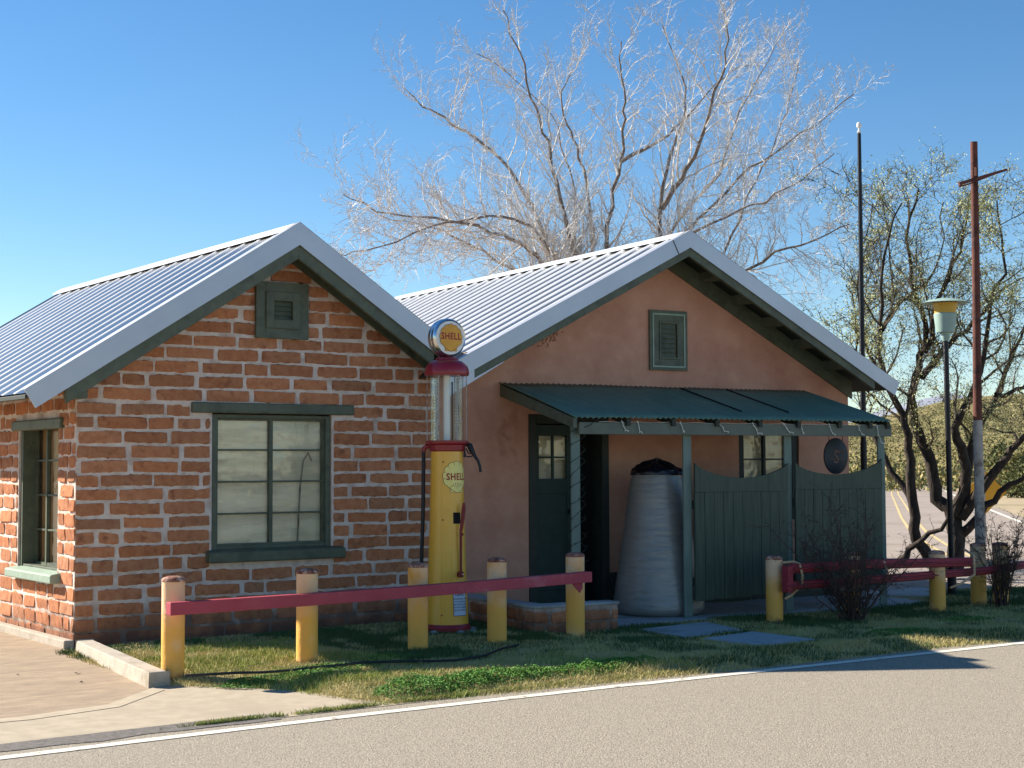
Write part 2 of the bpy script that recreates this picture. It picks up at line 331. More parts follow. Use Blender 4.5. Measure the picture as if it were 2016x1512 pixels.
# ================================================================ ADOBE BRICK BUILDING
stain(M['brick'], (0,0,-.05), 100, .45, 0, '7d5645', 6, .18, .55); stain(M['mortar'], (0,0,-.05), 100, .55, 0, '846d5e', 6, .10, .40)
b1 = empty('adobe_building', (0,0,0)); tag(b1, 'small gabled building of exposed red adobe bricks with a ribbed metal roof', 'building')
S1 = .638; XR1 = 2.031; ZR1 = 3.924; XE1 = -.583; OH1 = -.40; YB1 = 6.35
def zr1(x): return ZR1 - S1*abs(x-XR1)
def bricks(b, P, U, Nn, umax, ztop, holes, seed, ch=.131, pitch=.47, z0=.0, hj=1.):
    """P origin, U along, Nn outward; adds one slightly uneven adobe per cell"""
    rn = random.Random(seed); rows = int(4.2/ch)
    U = Vector(U); Nn = Vector(Nn); P = Vector(P); Z = Vector((0,0,1))
    z = z0
    for r in range(rows):
        h = ch + rn.uniform(-.006,.006)
        off = (-.5 if r%2 else 0)*pitch + rn.uniform(-.05,.05)
        u = off
        wob = rn.uniform(0,50)
        while u < umax:
            L = pitch + rn.uniform(-.06,.05)
            if rn.random() < .10: L *= .55
            a0, a1 = u, u+L-.026+rn.uniform(-.026,.012)
            u += L
            segs = [(max(a0,.0), min(a1,umax))]
            for (h0,h1_,q0,q1) in holes:
                if z+h*.5 > q0 and z+h*.5 < q1:
                    ns = []
                    for (s0,s1) in segs:
                        if s1 <= h0 or s0 >= h1_: ns.append((s0,s1))
                        else:
                            if s0 < h0: ns.append((s0,h0))
                            if s1 > h1_: ns.append((h1_,s1))
                    segs = ns
            for (s0,s1) in segs:
                if s1-s0 < .04: continue
                zb = z+.0115+rn.uniform(-.005,.005); zt = z+h-.0135+rn.uniform(-.007,.005)
                mid = (s0+s1)/2
                if ztop(mid) < zb+.02: continue
                nx = max(3, int((s1-s0)/.028)); ny = 5
                tone = rn.uniform(.80,1.14); warm = rn.uniform(-.05,.05); cc = (tone*(1+warm), tone, tone*(1-warm))
                if rn.random() < .07: cc = (tone*.88, tone*.98, tone*1.08)
                sag = rn.uniform(-.006,.006); out = rn.uniform(.006,.014); tilt = rn.uniform(-.008,.008)
                sd = rn.uniform(0,100); vs = []
                hw = (s1-s0)/2; hh = (zt-zb)/2; zc_ = (zt+zb)/2; rc = rn.uniform(.010,.026)
                # grid over the face with rounded, wandering outline
                for i in range(nx+1):
                    for j in range(ny+1):
                        fx = -1+2*i/nx; fz = -1+2*j/ny
                        if i == 1: fx = -1+.006/hw
                        if i == nx-1: fx = 1-.006/hw
                        if j == 1: fz = -.93
                        if j == ny-1: fz = .93
                        ex = fx*hw; ez = fz*hh
                        # round the corners
                        dx = abs(ex)-(hw-rc); dz = abs(ez)-(hh-rc)
                        if dx > 0 and dz > 0:
                            q = math.hypot(dx,dz)
                            if q > rc*.9:
                                k_ = rc*.9/q; ex = math.copysign(hw-rc+dx*k_, ex); ez = math.copysign(hh-rc+dz*k_, ez)
                        onb = i in (0,nx) or j in (0,ny)
                        wx = .011*hj*nz((mid+ex)*14, (zc_+ez)*14, sd); wz = .014*hj*nz((mid+ex)*16, (zc_+ez)*8, sd+9) + .008*hj*nz((mid+ex)*45, 3, sd)
                        if j in (0,ny): ez += wz*1.3
                        if i in (0,nx): ex += wx*1.3
                        dd = out + tilt*fz + .006*nz((mid+ex)*18,(zc_+ez)*22,sd+3)
                        if onb: dd = -.005
                        elif i in (1,nx-1) or j in (1,ny-1): dd = dd*.9
                        uu = mid+ex; zz = zc_+ez+sag*fx
                        zz = min(zz, ztop(uu))
                        vs.append(P + U*uu + Z*zz + Nn*dd)
                fs = [(i*(ny+1)+j, (i+1)*(ny+1)+j, (i+1)*(ny+1)+j+1, i*(ny+1)+j+1) for i in range(nx) for j in range(ny)]
                if U.cross(Z).dot(Nn) < 0: fs = [f[::-1] for f in fs]
                b.add(vs, fs, 0, cc)
        z += h
def wall_with_hole(b, x0, x1, z0, ztopf, hole, y0, y1, mi=1, axis='x', step=.25):
    """slab between y0..y1 following ztopf, with a rectangular hole"""
    h0,h1_,q0,q1 = hole
    def P(u,t,z): return (u,t,z) if axis == 'x' else (t,u,z)
    def slab(a,c,zb,zt):
        us = [a]; 
        while us[-1]+step < c: us.append(us[-1]+step)
        if axis == 'x' and a < XR1 < c: us.append(XR1)
        us.append(c); us = sorted(set(us))
        for i in range(len(us)-1):
            ua, uc = us[i], us[i+1]; za = zt(ua) if callable(zt) else zt; zc = zt(uc) if callable(zt) else zt
            b.prism([P(ua,y0,zb),P(uc,y0,zb),P(uc,y0,zc),P(ua,y0,za)], P(0,y1-y0,0), mi)
    slab(x0,h0,z0,ztopf); slab(h1_,x1,z0,ztopf); slab(h0,h1_,z0,q0); slab(h0,h1_,q1,ztopf)
WIN1 = (1.315,2.600,.74,2.115)
SWIN = (.46,1.60,.60,2.035)
ztf = lambda x: zr1(x) - .20
b = MB()
bricks(b, (0,0,0), (1,0,0), (0,-1,0), 3.86, ztf, [(WIN1[0]-.02,WIN1[1]+.02,WIN1[2]-.13,WIN1[3]+.08),(1.78,2.28,2.88,3.37),(1.09,2.84,2.10,2.215)], 3)
bricks(b, (0,0,0), (0,1,0), (-1,0,0), 6.0, lambda x: 2.46, [(SWIN[0]-.02,SWIN[1]+.02,SWIN[2]-.10,SWIN[3]+.02)], 11, pitch=.36, hj=1.7)
wall_with_hole(b, .0, 3.86, -.05, ztf, WIN1, .0, .32)
wall_with_hole(b, .3205, 6.0, -.05, lambda u: 2.46, SWIN, .0, .32, axis='y')
b.box((.33,5.9,-.05),(3.86,6.0,2.4),1)
wl = b.build('wall', [M['brick'],M['mortar']], b1, smooth=True, angle=24)
# footing ledge along the side wall
b = MB(); b.box((-.10,-.03,-.02),(-.006,6,.07)); b.build('footing', M['concrete'], b1, bevel=.01)
b = MB(); b.box((.35,.35,.0),(3.8,5.8,.05)); b.build('floor', M['black'], b1)

def ribbed(b, A, D, length, y0, y1, pitch, up, rise, hgt, base=0.):
    """ribbed sheet: A(y)->ridge point, D downslope unit vector, ribs repeat along y"""
    prof = []; y = y0; 
    while y < y1:
        prof += [(y,0),(y+pitch-rise[0]-rise[1]-rise[2],0),(y+pitch-rise[1]-rise[2],hgt),(y+pitch-rise[2],hgt)]
        y += pitch
    prof = [(min(a,y1),h) for a,h in prof] + [(y1,0)]
    ns = 10; vs = []
    for i,(yy,h) in enumerate(prof):
        for k_ in range(ns+1):
            t = length*k_/ns; wv = .0022*nz(yy*.8, t*.7, 2)
            vs.append(Vector((A[0], yy, A[1])) + Vector((D[0],0,D[1]))*t + Vector((up[0],0,up[1]))*(h+base+wv))
    b0 = len(b.v); b.v += [tuple(v) for v in vs]
    for i in range(len(prof)-1):
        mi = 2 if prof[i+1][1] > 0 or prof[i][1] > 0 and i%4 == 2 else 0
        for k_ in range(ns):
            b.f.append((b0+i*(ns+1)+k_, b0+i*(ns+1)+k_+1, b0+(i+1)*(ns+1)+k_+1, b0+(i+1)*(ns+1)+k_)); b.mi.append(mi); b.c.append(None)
def roof(parent, XR, ZR, S, xl, xr, y0, y1, pitch, rise, hgt, fw, fwood, seams):
    th = math.atan(S); c, s = math.cos(th), math.sin(th)
    rf = MB()
    for sgn, xe in ((-1, xl), (1, xr)):
        Ls = abs(xe-XR)/c
        ribbed(rf, (XR, ZR-.012), (sgn*c, -s), Ls, y0+.03, y1, pitch, (sgn*s, c), rise, hgt)
        # deck boards under the sheet
        t_ = .03
        rf.prism([(XR, y0+.03, ZR-.03),(xe, y0+.03, ZR-.03-abs(xe-XR)*S),(xe, y0+.03, ZR-.03-t_-abs(xe-XR)*S),(XR, y0+.03, ZR-.03-t_)], (0, y1-y0-.03, 0), 1)
    o = rf.build('roof', [M['tin'], M['green_dark'], M['crest_glint']], parent)
    # ridge cap
    rc = MB(); q = .125
    for sgn in (-1, 1):
        rc.add([(XR, y0-.002, ZR+.028),(XR+sgn*q*c, y0-.002, ZR+.028-q*s),(XR+sgn*q*c, y1, ZR+.028-q*s),(XR, y1, ZR+.028),
                (XR+sgn*q*c, y0-.002, ZR+.010-q*s),(XR+sgn*q*c, y1, ZR+.010-q*s)], [(0,1,2,3),(1,4,5,2)])
    rc.build('ridge_cap', M['tin_cap'], o)
    # metal rake trim: vertical face and a folded lip on top
    for sgn, xe in ((-1, xl), (1, xr)):
        tr = MB(); X0 = XR; Z0 = ZR+.025; xe2 = xe+sgn*.015; Ze = Z0-abs(xe2-XR)*S
        fz = fw/c
        # square cut end, perpendicular to the slope
        poly = [(X0, y0, Z0),(xe2, y0, Ze),(xe2 - sgn*s*fw, y0, Ze - c*fw),(X0, y0, Z0-fz)]
        tr.prism(poly, (0,.018,0))
        tr.add([(X0, y0-.003, Z0+.003),(xe2, y0-.003, Ze+.003),(xe2, y0+.11, Ze+.003),(X0, y0+.11, Z0+.003)], [(0,1,2,3) if sgn<0 else (3,2,1,0)])
        to = tr.build('rake_trim', M['trim'], parent)
        sm = MB()
        for sx in seams:
            if sgn > 0 and sx > 0 or sgn < 0 and sx < 0:
                X = XR+sx; Zt = Z0-abs(sx)*S
                sm.prism([(X-.004, y0-.006, Zt),(X+.004, y0-.006, Zt),(X+.004-sgn*s*fw, y0-.006, Zt-c*fw),(X-.004-sgn*s*fw, y0-.006, Zt-c*fw)], (0,.006,0))
        if sm.v: sm.build('seam', M['green_dark'], to)
        # wooden rake board behind and below
        wb = MB(); a = y0+.024; zt = ZR-.06; wd = fwood
        xe3 = xe - sgn*.36
        d0 = abs(xe3-XR)*S
        wb.prism([(XR, a, zt),(xe3, a, zt-d0),(xe3, a, zt-d0-wd),(XR, a, zt-wd)], (0,.045,0))
        wb.build('rake_board', M['green'], parent, bevel=.003)
    return o
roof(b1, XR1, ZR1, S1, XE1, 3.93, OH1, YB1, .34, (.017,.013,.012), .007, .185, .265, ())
# frieze board on the wall under the eaves slope (right hand side catches the eye)
b = MB()
for sgn, xe in ((-1,-.05),(1,3.8)):
    z_ = ZR1-.09; d0 = abs(xe-XR1)*S1
    b.prism([(XR1,-.035,z_),(xe,-.035,z_-d0),(xe,-.035,z_-d0-.16),(XR1,-.035,z_-.16)], (0,.03,0))
b.build('frieze_board', M['green'], b1)
# eave board & cement pad under the left eave
b = MB(); b.box((-.50,-.36,2.20),(-.47,6.3,2.27)); b.box((-.12,-.34,2.21),(-.02,-.0,2.40)); b.build('eave_board', M['green'], b1, bevel=.003)
# ---- front window
def window(parent, axis, u0, u1, z0, z1, d, cols, rows, curtains, fr=.10, lint=None, sill=None, mw=.022, mats=None, frame_mat='green', open_leaf=False):
    """u along the wall, d = sign*depth towards inside. axis 'x': wall at y=0 facing -y, axis 'y': wall at x=0 facing -x"""
    def P(u,t,z): return (u,t,z) if axis == 'x' else (t,u,z)
    f = MB()
    f.box(P(u0,.02,z0), P(u0+fr,.20,z1)); f.box(P(u1-fr,.02,z0), P(u1,.20,z1)); f.box(P(u0+fr,.02,z1-fr*.45), P(u1-fr,.20,z1)); f.box(P(u0+fr,.03,z0), P(u1-fr,.2,z0+.05))
    fo = f.build('window', M[frame_mat], parent, bevel=.004)
    a0,a1,c0,c1 = u0+fr,u1-fr,z0+.05,z1-fr*.45
    g = MB()
    for i in range(1,cols): x = a0+(a1-a0)*i/cols; g.box(P(x-mw*.8,d-.03,c0), P(x+mw*.8,d+.01,c1))
    for j in range(1,rows): z = c0+(c1-c0)*j/rows; g.box(P(a0,d-.022,z-mw*.4), P(a1,d+.004,z+mw*.4))
    for (p,q) in ((a0,a0+mw),(a1-mw,a1)): g.box(P(p,d-.028,c0), P(q,d+.008,c1))
    g.box(P(a0+mw,d-.026,c0), P(a1-mw,d+.006,c0+mw)); g.box(P(a0+mw,d-.026,c1-mw), P(a1-mw,d+.006,c1))
    g.build('muntin', M['green' if mats is None else mats], fo)
    p = MB(); p.add([P(a0,d,c0),P(a1,d,c0),P(a1,d,c1),P(a0,d,c1)], [(0,1,2,3)] if axis == 'x' else [(3,2,1,0)])
    p.build('pane', M['glass'], fo)
    for (q0,q1,mt,dep) in curtains:
        cb = MB(); n = 40; vs = []
        for i in range(n+1):
            u = a0+(a1-a0)*(q0+(q1-q0)*i/n); w_ = .004*math.sin(i*1.3)+.004*nz(i*.5,3)
            vs += [P(u,dep+w_,c0-.02), P(u,dep+w_,c1+.02)]
        cb.add(vs, [(2*i,2*i+2,2*i+3,2*i+1) for i in range(n)]); cb.build('curtain', M[mt], fo)
    if lint:
        l = MB(); l.box(P(lint[0],-.045,lint[2]), P(lint[1],.12,lint[3])); l.build('lintel', M['green'], fo, bevel=.012)
    if sill:
        s_ = MB(); a,c,zb,zt,pr = sill
        s_.prism([P(a,-pr,zb),P(a,-pr,zt-.03),P(a,.06,zt),P(a,.06,zb)], P(c-a,0,0)); s_.build('sill', M[sill_mat], fo, bevel=.012)
    return fo
sill_mat = 'green'
window(b1, 'x', WIN1[0]-.01, WIN1[1]+.02, WIN1[2]+.06, WIN1[3]-.01, .085, 2, 4, [(0,1,'curtain',.105)], fr=.075,
       lint=(1.10,2.835,2.115,2.215), sill=(1.255,2.715,.70,.83,.09))
sill_mat = 'green_lit'
window(b1, 'y', SWIN[0]+.001, SWIN[1], SWIN[2]+.02, SWIN[3], .17, 3, 4, [(0,.5,'curtain',.20),(.5,1,'beige',.21)], fr=.06,
       lint=(.30,1.72,1.965,2.06), sill=(.36,1.70,.545,.655,.10), frame_mat='green')
# ---- louvred gable vents
def vent(parent, x0, x1, z0, z1, y, line=None, rings=((0,.045,.03),(.10,.06,.05)), slats=5, inner=None):
    v = MB(); 
    for ins, wd_, pr in rings:
        a,c,p,q = x0+ins, x1-ins, z0+ins*1.0, z1-ins*1.0; w_ = wd_
        v.box((a,y-pr,p),(a+w_,y,q)); v.box((c-w_,y-pr,p),(c,y,q)); v.box((a+w_,y-pr,p),(c-w_,y,p+w_)); v.box((a+w_,y-pr,q-w_),(c-w_,y,q))
    o = v.build('vent', M['green'], parent, bevel=.003)
    a,c,p,q = inner
    g = MB()
    for i in range(slats):
        z = p+(q-p)*(i+.5)/slats; h = (q-p)/slats*.55
        g.prism([(a,y-.035,z-h),(a,y-.028,z-h),(a,y-.004,z+h),(a,y-.012,z+h)], (c-a,0,0))
    g.build('louvre', M['green'], o)
    k_ = MB(); k_.box((a,y-.003,p),(c,y-.0015,q)); k_.build('backing', M['black'], o)
    if line:
        l = MB(); i_, w_ = line; A,C_,P_,Q_ = x0+i_, x1-i_, z0+i_, z1-i_
        for bx in (((A,P_),(A+w_,Q_)),((C_-w_,P_),(C_,Q_)),((A+w_,P_),(C_-w_,P_+w_)),((A+w_,Q_-w_),(C_-w_,Q_))): l.box((bx[0][0],y-.034,bx[0][1]),(bx[1][0],y-.029,bx[1][1]))
        l.build('trim_line', M['green_lit'], o)
    return o
vent(b1, 1.745, 2.312, 2.85, 3.40, -.012, rings=((0,.10,.04),(.098,.085,.060)), slats=4, inner=(1.929,2.128,3.034,3.216))
# ================================================================ STUCCO BUILDING (own frame, turned a little)
b2 = empty('stucco_building', tuple(B2O), B2A); tag(b2, 'salmon pink stucco building with white striped metal gable roof and green tin porch', 'building')
S2 = .5244; XR2 = 2.706; ZR2 = 4.1826; OH2 = -.60
def zr2(x): return ZR2 - S2*abs(x-XR2)
ztf2 = lambda x: zr2(x)-.09
XR1_keep = XR1; XR1 = XR2
b = MB()
WIN2 = (3.82, 4.73, .95, 2.06); DOOR = (.96, 1.985, .0, 2.16)
def wall2(b):
    def slab(a,c,zb,zt):
        us = sorted(set([a,c]+[x for x in (XR2,) if a < x < c])); 
        for i in range(len(us)-1):
            ua,uc = us[i],us[i+1]; za = zt(ua) if callable(zt) else zt; zc = zt(uc) if callable(zt) else zt
            b.prism([(ua,0,zb),(uc,0,zb),(uc,0,zc),(ua,0,za)], (0,.35,0))
    slab(-.45,DOOR[0],-.05,ztf2); slab(DOOR[0],DOOR[1],DOOR[3],ztf2); slab(DOOR[1],WIN2[0],-.05,ztf2)
    slab(WIN2[0],WIN2[1],-.05,WIN2[2]); slab(WIN2[0],WIN2[1],WIN2[3],ztf2); slab(WIN2[1],5.52,-.05,ztf2)
wall2(b)
b.box((5.20,.36,-.05),(5.52,6.7,2.62)); b.box((-.45,.36,-.05),(-.1,6.7,2.4)); b.box((-.09,6.4,-.05),(5.19,6.7,2.5))
b.prism([(-.45,6.4,2.51),(5.5,6.4,2.51),(XR2,6.4,ZR2-.1)], (0,.28,0))
wl2 = b.build('wall', M['stucco'], b2)
b = MB(); b.box((.0,.36,.0),(5.15,6.3,.04)); b.build('floor', M['black'], b2)
# scuffed brown stain in the plaster under the left rake
stain(M['stucco'], (1.22,0,3.02), .62, .30, -.45, '8a5a40', 26, .46, .56)
stain(M['stucco'], (1.05,0,2.98), .40, .22, -.45, '6d4432', 42, .50, .56)
stain(M['stucco'], (.7,0,1.9), .5, 1.3, 0, 'ab7660', 7, .44, .66)
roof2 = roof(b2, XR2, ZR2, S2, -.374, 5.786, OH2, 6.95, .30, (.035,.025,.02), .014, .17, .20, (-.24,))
XR1 = XR1_keep
# lower return of the rake trim beside the brick building's eave
b = MB(); b.prism([(.274,-.575,2.725),(.330,-.575,2.670),(-.33,-.575,2.29),(-.33,-.575,2.43)], (0,.02,0)); b.build('trim_return', M['trim'], b2)
b = MB()
for (x,z,l,t,a) in ((.05,2.745,.26,.035,.12),(.02,2.71,.2,.03,-.18),(.10,2.69,.22,.04,.22)):
    dx,dz = l/2*math.cos(a), l/2*math.sin(a)
    b.prism([(x-dx,-.5,z-dz),(x+dx,-.5,z+dz),(x+dx,-.5,z+dz+t),(x-dx,-.5,z-dz+t)], (0,.25,0))
b.build('broken_board', M['wood'], b2, bevel=.004)
b = MB(); b.prism([(-.08,-.49,2.63),(.28,-.49,2.76),(.2,-.49,2.64)], (0,.4,0)); b.build('eave_block', M['green_dark'], b2)
# lookouts and frieze
for sgn in (-1,1):
    for k in range(1,7):
        x = XR2+sgn*(.12+.46*k)
        if sgn < 0 and x < .1: continue
        if x > 5.4: continue
        z = zr2(x)-.065
        b = MB(); b.prism([(x-.03,-.53,z+.0157),(x+.03,-.53,z-.0157),(x+.03,-.53,z-.105),(x-.03,-.53,z-.075)], (0,.495,0)); b.build('lookout', M['green'], b2)
b = MB()
for sgn, xe in ((-1,.0),(1,5.56)):
    z_ = ZR2-.075; d0 = abs(xe-XR2)*S2
    b.prism([(XR2,-.033,z_),(xe,-.033,z_-d0),(xe,-.033,z_-d0-.20),(XR2,-.033,z_-.20)], (0,.028,0))
b.build('frieze_board', M['green'], b2)
vent(b2, 2.545, 3.07, 2.682, 3.368, -.004, line=(.035,.018), rings=((0,.034,.028),(.053,.075,.028),(.128,.022,.040)), slats=7, inner=(2.70,2.90,2.835,3.215))
sill_mat = 'green'
window(b2, 'x', WIN2[0]-.03, WIN2[1]+.03, WIN2[2], WIN2[3], .12, 2, 3, [(0,1,'curtain',.17)], fr=.12, mats='green_dark', frame_mat='green_dark')
# ---- door
d = MB()
d.box((.96,-.02,.0),(1.05,.22,2.16)); d.box((1.895,-.02,.0),(1.985,.22,2.16)); d.box((1.05,-.02,2.06),(1.895,.22,2.16)); d.box((1.60,.06,.0),(1.66,.22,2.06))
do = d.build('door', M['green_dark'], b2, bevel=.004)
d = MB(); X0,X1 = 1.055,1.595; 
d.box((X0,.09,.02),(X0+.09,.13,2.05)); d.box((X1-.09,.09,.02),(X1,.13,2.05)); d.box((X0+.09,.09,1.93),(X1-.09,.13,2.05)); d.box((X0+.09,.09,1.30),(X1-.09,.13,1.46)); d.box((X0+.09,.09,.02),(X1-.09,.13,.25))
d.box((X0+.09,.105,.25),(X1-.09,.118,1.30)); d.box((1.315,.095,1.46),(1.34,.125,1.93)); d.box((X0+.09,.095,1.685),(1.3145,.125,1.705)); d.box((1.3405,.095,1.685),(X1-.09,.125,1.705))
M['door_green'] = mat('door_green', '2a3a34', '31433c', rough=.6, scale=8)
d.build('leaf', M['door_green'], do, bevel=.003)
d = MB(); d.add([(X0+.09,.115,1.46),(X1-.09,.115,1.46),(X1-.09,.115,1.93),(X0+.09,.115,1.93)], [(0,1,2,3)]); d.build('pane', M['glass'], do)
d = MB(); d.add([(X0+.05,.19,1.4),(X1-.05,.19,1.4),(X1-.05,.19,2.),(X0+.05,.19,2.)], [(0,1,2,3)]); d.build('curtain', M['curtain'], do)
d = MB(); d.lathe([(.0,-.06),(.025,-.055),(.032,-.035),(.018,-.02),(.012,.0)], (1.53,.09,1.10), 14, ax='y'); d.build('handle', M['black'], do, smooth=True)
d = MB(); d.box((1.66,.205,.02),(1.895,.215,2.06)); d.build('dark_leaf', M['black'], do)
b = MB(); b.box((2.0,-.03,.0),(5.3,-.004,.42)); b.build('shade_board', M['green_dark'], b2)  # added dark board, stands in for the shade seen below the porch screens
# ---- porch
PY = -1.40; 
pr = MB(); n = 4.22/.0675; xs = [.60+.0675/4*i for i in range(int(4.22/.0675*4)+1)]; vs = []
ns = 8
for x in xs:
    h = .010*math.cos((x-.6)/.0675*2*math.pi)
    for k in range(ns+1):
        t = k/ns; bw = .008*nz(x*.9, t*2, 4) + (.006*nz(x*3, t*.5, 9))
        drop = .010*max(0, nz(x*1.2, 7))*t
        e = -1.49-.012*nz(x*3,2)
        xx = x*(1) + .0*(1-t)
        vs.append((xx+ .02*(1-t)*(x-.6)/4.2, .0 + e*t, 2.492-(2.492-2.085)*t + h + bw - drop))
pr.add(vs, [(i*(ns+1)+k, i*(ns+1)+k+1, (i+1)*(ns+1)+k+1, (i+1)*(ns+1)+k) for i in range(len(xs)-1) for k in range(ns)])
pro = pr.build('porch_roof', M['porch_tin'], b2, smooth=True, angle=180)
sm_ = pro.modifiers.new('s', 'SOLIDIFY'); sm_.thickness = .004; sm_.offset = -1
# overlapping sheet edges (dark lap lines)
s = MB()
for x in (2.9, 3.55):
    s.prism([(x,-.12,2.485),(x+.006,-.12,2.485),(x+.006,-.12,2.47),(x,-.12,2.47)], (.0,-1.1,-.30))
s.build('sheet_lap', M['black'], pro)
# left end rafter, rafters, beam
def rafter(x, w_, y0, y1, name, m, dz=.0, h0=.13, h1=.085):
    g = MB(); zt = lambda y: 2.492+(2.492-2.085)/1.49*y-.016-dz
    g.add([(x,y0,zt(y0)),(x+w_,y0,zt(y0)),(x+w_,y1,zt(y1)),(x,y1,zt(y1)),(x,y0,zt(y0)-h0),(x+w_,y0,zt(y0)-h0),(x+w_,y1,zt(y1)-h1),(x,y1,zt(y1)-h1)],
          [(0,1,2,3),(7,6,5,4),(0,4,5,1),(2,6,7,3),(1,5,6,2),(0,3,7,4)])
    return g.build(name, m, b2, bevel=.003)
rafter(.605, .045, -.005, -1.475, 'rafter', M['green'], h0=.13, h1=.10)
for x in (1.25,1.81,2.37,2.94,3.47,4.05,4.50,4.76): rafter(x, .05, -.005, -1.465, 'rafter', M['green_dark'], h0=.075, h1=.075)
g = MB(); g.box((.70,-1.435,1.915),(4.86,-1.385,2.035)); g.build('porch_beam', M['beam'], b2, bevel=.004)
PX = (.71, 2.08, 3.425, 4.78)
for i,x in enumerate(PX):
    g = MB(); hw = .052; z0 = .03 if i else .0
    g.box((x-hw,PY-.052+.10,z0),(x+hw,PY+.052+.02,1.99 if i else 1.99)); 
    o = g.build('porch_post', M['post_green'], b2, bevel=.006); 
    if i == 0: o['label'] = 'porch post wound with a dark cable of small lights'
# scalloped plank screens
def screen(x0, x1, sag, zl, zr_, zrail, zb0, zb1):
    n = 24; top = []
    for i in range(n+1):
        t = i/n; x = x0+(x1-x0)*t; z = zl+(zr_-zl)*t - sag*(1-(2*t-1)**2)**.75
        top.append((x, z))
    g = MB(); y0,y1 = PY-.012, PY+.018
    vs = []
    for x,z in top: vs += [(x,y0,z),(x,y1,z),(x,y0,zrail),(x,y1,zrail)]
    fs = []
    for i in range(n):
        a = 4*i; c = a+4
        fs += [(a,a+2,c+2,c),(a+1,c+1,c+3,a+3),(a,c,c+1,a+1),(a+2,a+3,c+3,c+2)]
    fs += [(0,1,3,2),(4*n,4*n+2,4*n+3,4*n+1)]
    g.add(vs, fs)
    o = g.build('porch_screen', M['plank'], b2, bevel=.002)
    p = MB(); nb = int(round((x1-x0)/.127)); bw = (x1-x0)/nb
    rr = random.Random(int(x0*10))
    for i in range(nb):
        x = x0+i*bw; zb = zb0+(zb1-zb0)*(i/nb)+rr.uniform(-.006,.006); dy = rr.uniform(-.002,.002); tn = rr.uniform(.88,1.08)
        p.box((x+.0022,y0+.006+dy,zb),(x+bw-.0022,y1+.002,zrail-.001), c=(tn,tn,tn))
    p.build('board', M['plank'], o, bevel=.002)
    q = MB(); q.box((x0,y1+.004,.35),(x1,y1+.04,.44)); q.box((x0,y1+.004,1.15),(x1,y1+.04,1.24)); q.box((x0,y1+.0021,zb1+.02),(x1,y1+.0035,zrail)); q.build('batten', M['green_dark'], o)
screen(PX[1]+.053, PX[2]-.053, .155, 1.625, 1.62, 1.32, .20, .24)
screen(PX[2]+.053, PX[3]-.053, .150, 1.625, 1.665, 1.335, .24, .265)

# ================================================================ PORCH GROUND PIECES
def slab(name, pts, z0, z1, label, cat, group=None, m='slab'):
    b = MB(); P = [W2(x,y,z0) for x,y in pts]; b.prism(P, (0,0,z1-z0)); o = b.build(name, M[m], bevel=.008)
    tag(o, label, cat, group); return o
slab('porch_floor', [(.93,-1.80),(2.45,-1.56),(5.1,-1.50),(6.9,-.2),(6.9,.3),(5.5,-.01),(.93,-.02)], -.01, .03, 'pale concrete floor under the porch and the silver tapered drum', 'slab')
slab('paving_slab', [(.93,-2.10),(1.90,-1.88),(1.74,-2.68),(.92,-2.86)], -.01, .045, 'grey paving slab in the grass nearer the porch', 'paving slab', 'paving slabs in the grass')
slab('paving_slab', [(.98,-3.05),(1.72,-2.83),(1.80,-3.62),(1.10,-3.78)], -.01, .045, 'grey paving slab in the grass nearer the road', 'paving slab', 'paving slabs in the grass')
# low brick wall round the doorway
st = empty('planter_wall', tuple(W2(-.1,-1.9,0)), B2A); tag(st, 'low brick wall with concrete cap in front of the green door', 'low wall')
b = MB()
def lowwall(b, P, U, Nn, L, seed):
    bricks(b, P, U, Nn, L, lambda u: .27, [], seed, ch=.125, pitch=.36)
lowwall(b, (0,0,0), (1,0,0), (0,-1,0), .93, 4); lowwall(b, (0,0,0), (0,1,0), (-1,0,0), 1.88, 6); lowwall(b, (.93,0,0), (0,1,0), (1,0,0), .17, 8)
b.box((.002,.002,-.02),(.928,.17,.27),1); b.box((.002,.172,-.02),(.17,1.88,.27),1)
b.build('brickwork', [M['brick'],M['mortar']], st, smooth=True, angle=60)
b = MB(); b.box((-.012,-.012,.268),(.945,.185,.298)); b.box((-.012,.186,.268),(.185,1.88,.298)); b.build('cap', M['slab'], st, bevel=.008)

# ---- tapered drum wrapped in grey foam
DX,DY = 2.09,-.80; dc = W2(DX,DY,.03)
t = empty('tapered_drum', tuple(dc)); tag(t, 'tall tapered silver grey drum standing in the porch between the posts', 'drum')
b = MB(); vs = []; H = 1.47; n = 56; k = 60
for j in range(k+1):
    f_ = j/k; z = H*f_
    r0 = .50*(1-f_)+.272*f_; r0 *= 1-.14*max(0,(.06-f_)/.06)**2
    r0 -= .006*max(0,(f_-.97)/.03)
    wave = .0035*math.sin(z*2*math.pi/.052) + .004*nz(0,z*9,2)
    for i in range(n):
        a = 2*math.pi*i/n
        r = r0 + wave*(.7+.6*nz(math.cos(a)*1.5, math.sin(a)*1.5, z*2)) + .007*nz(math.cos(a)*2, math.sin(a)*2, z*4)
        lx = -.012*f_
        vs.append((r*math.cos(a)+lx, r*math.sin(a), z))
b.add(vs, [(j*n+i, j*n+(i+1)%n, (j+1)*n+(i+1)%n, (j+1)*n+i) for j in range(k) for i in range(n)]+[tuple(range(n-1,-1,-1)), tuple(k*n+i for i in range(n))])
b.build('wrapping', M['foil'], t, smooth=True, angle=60)
b = MB(); vs = []; n = 40; k = 12
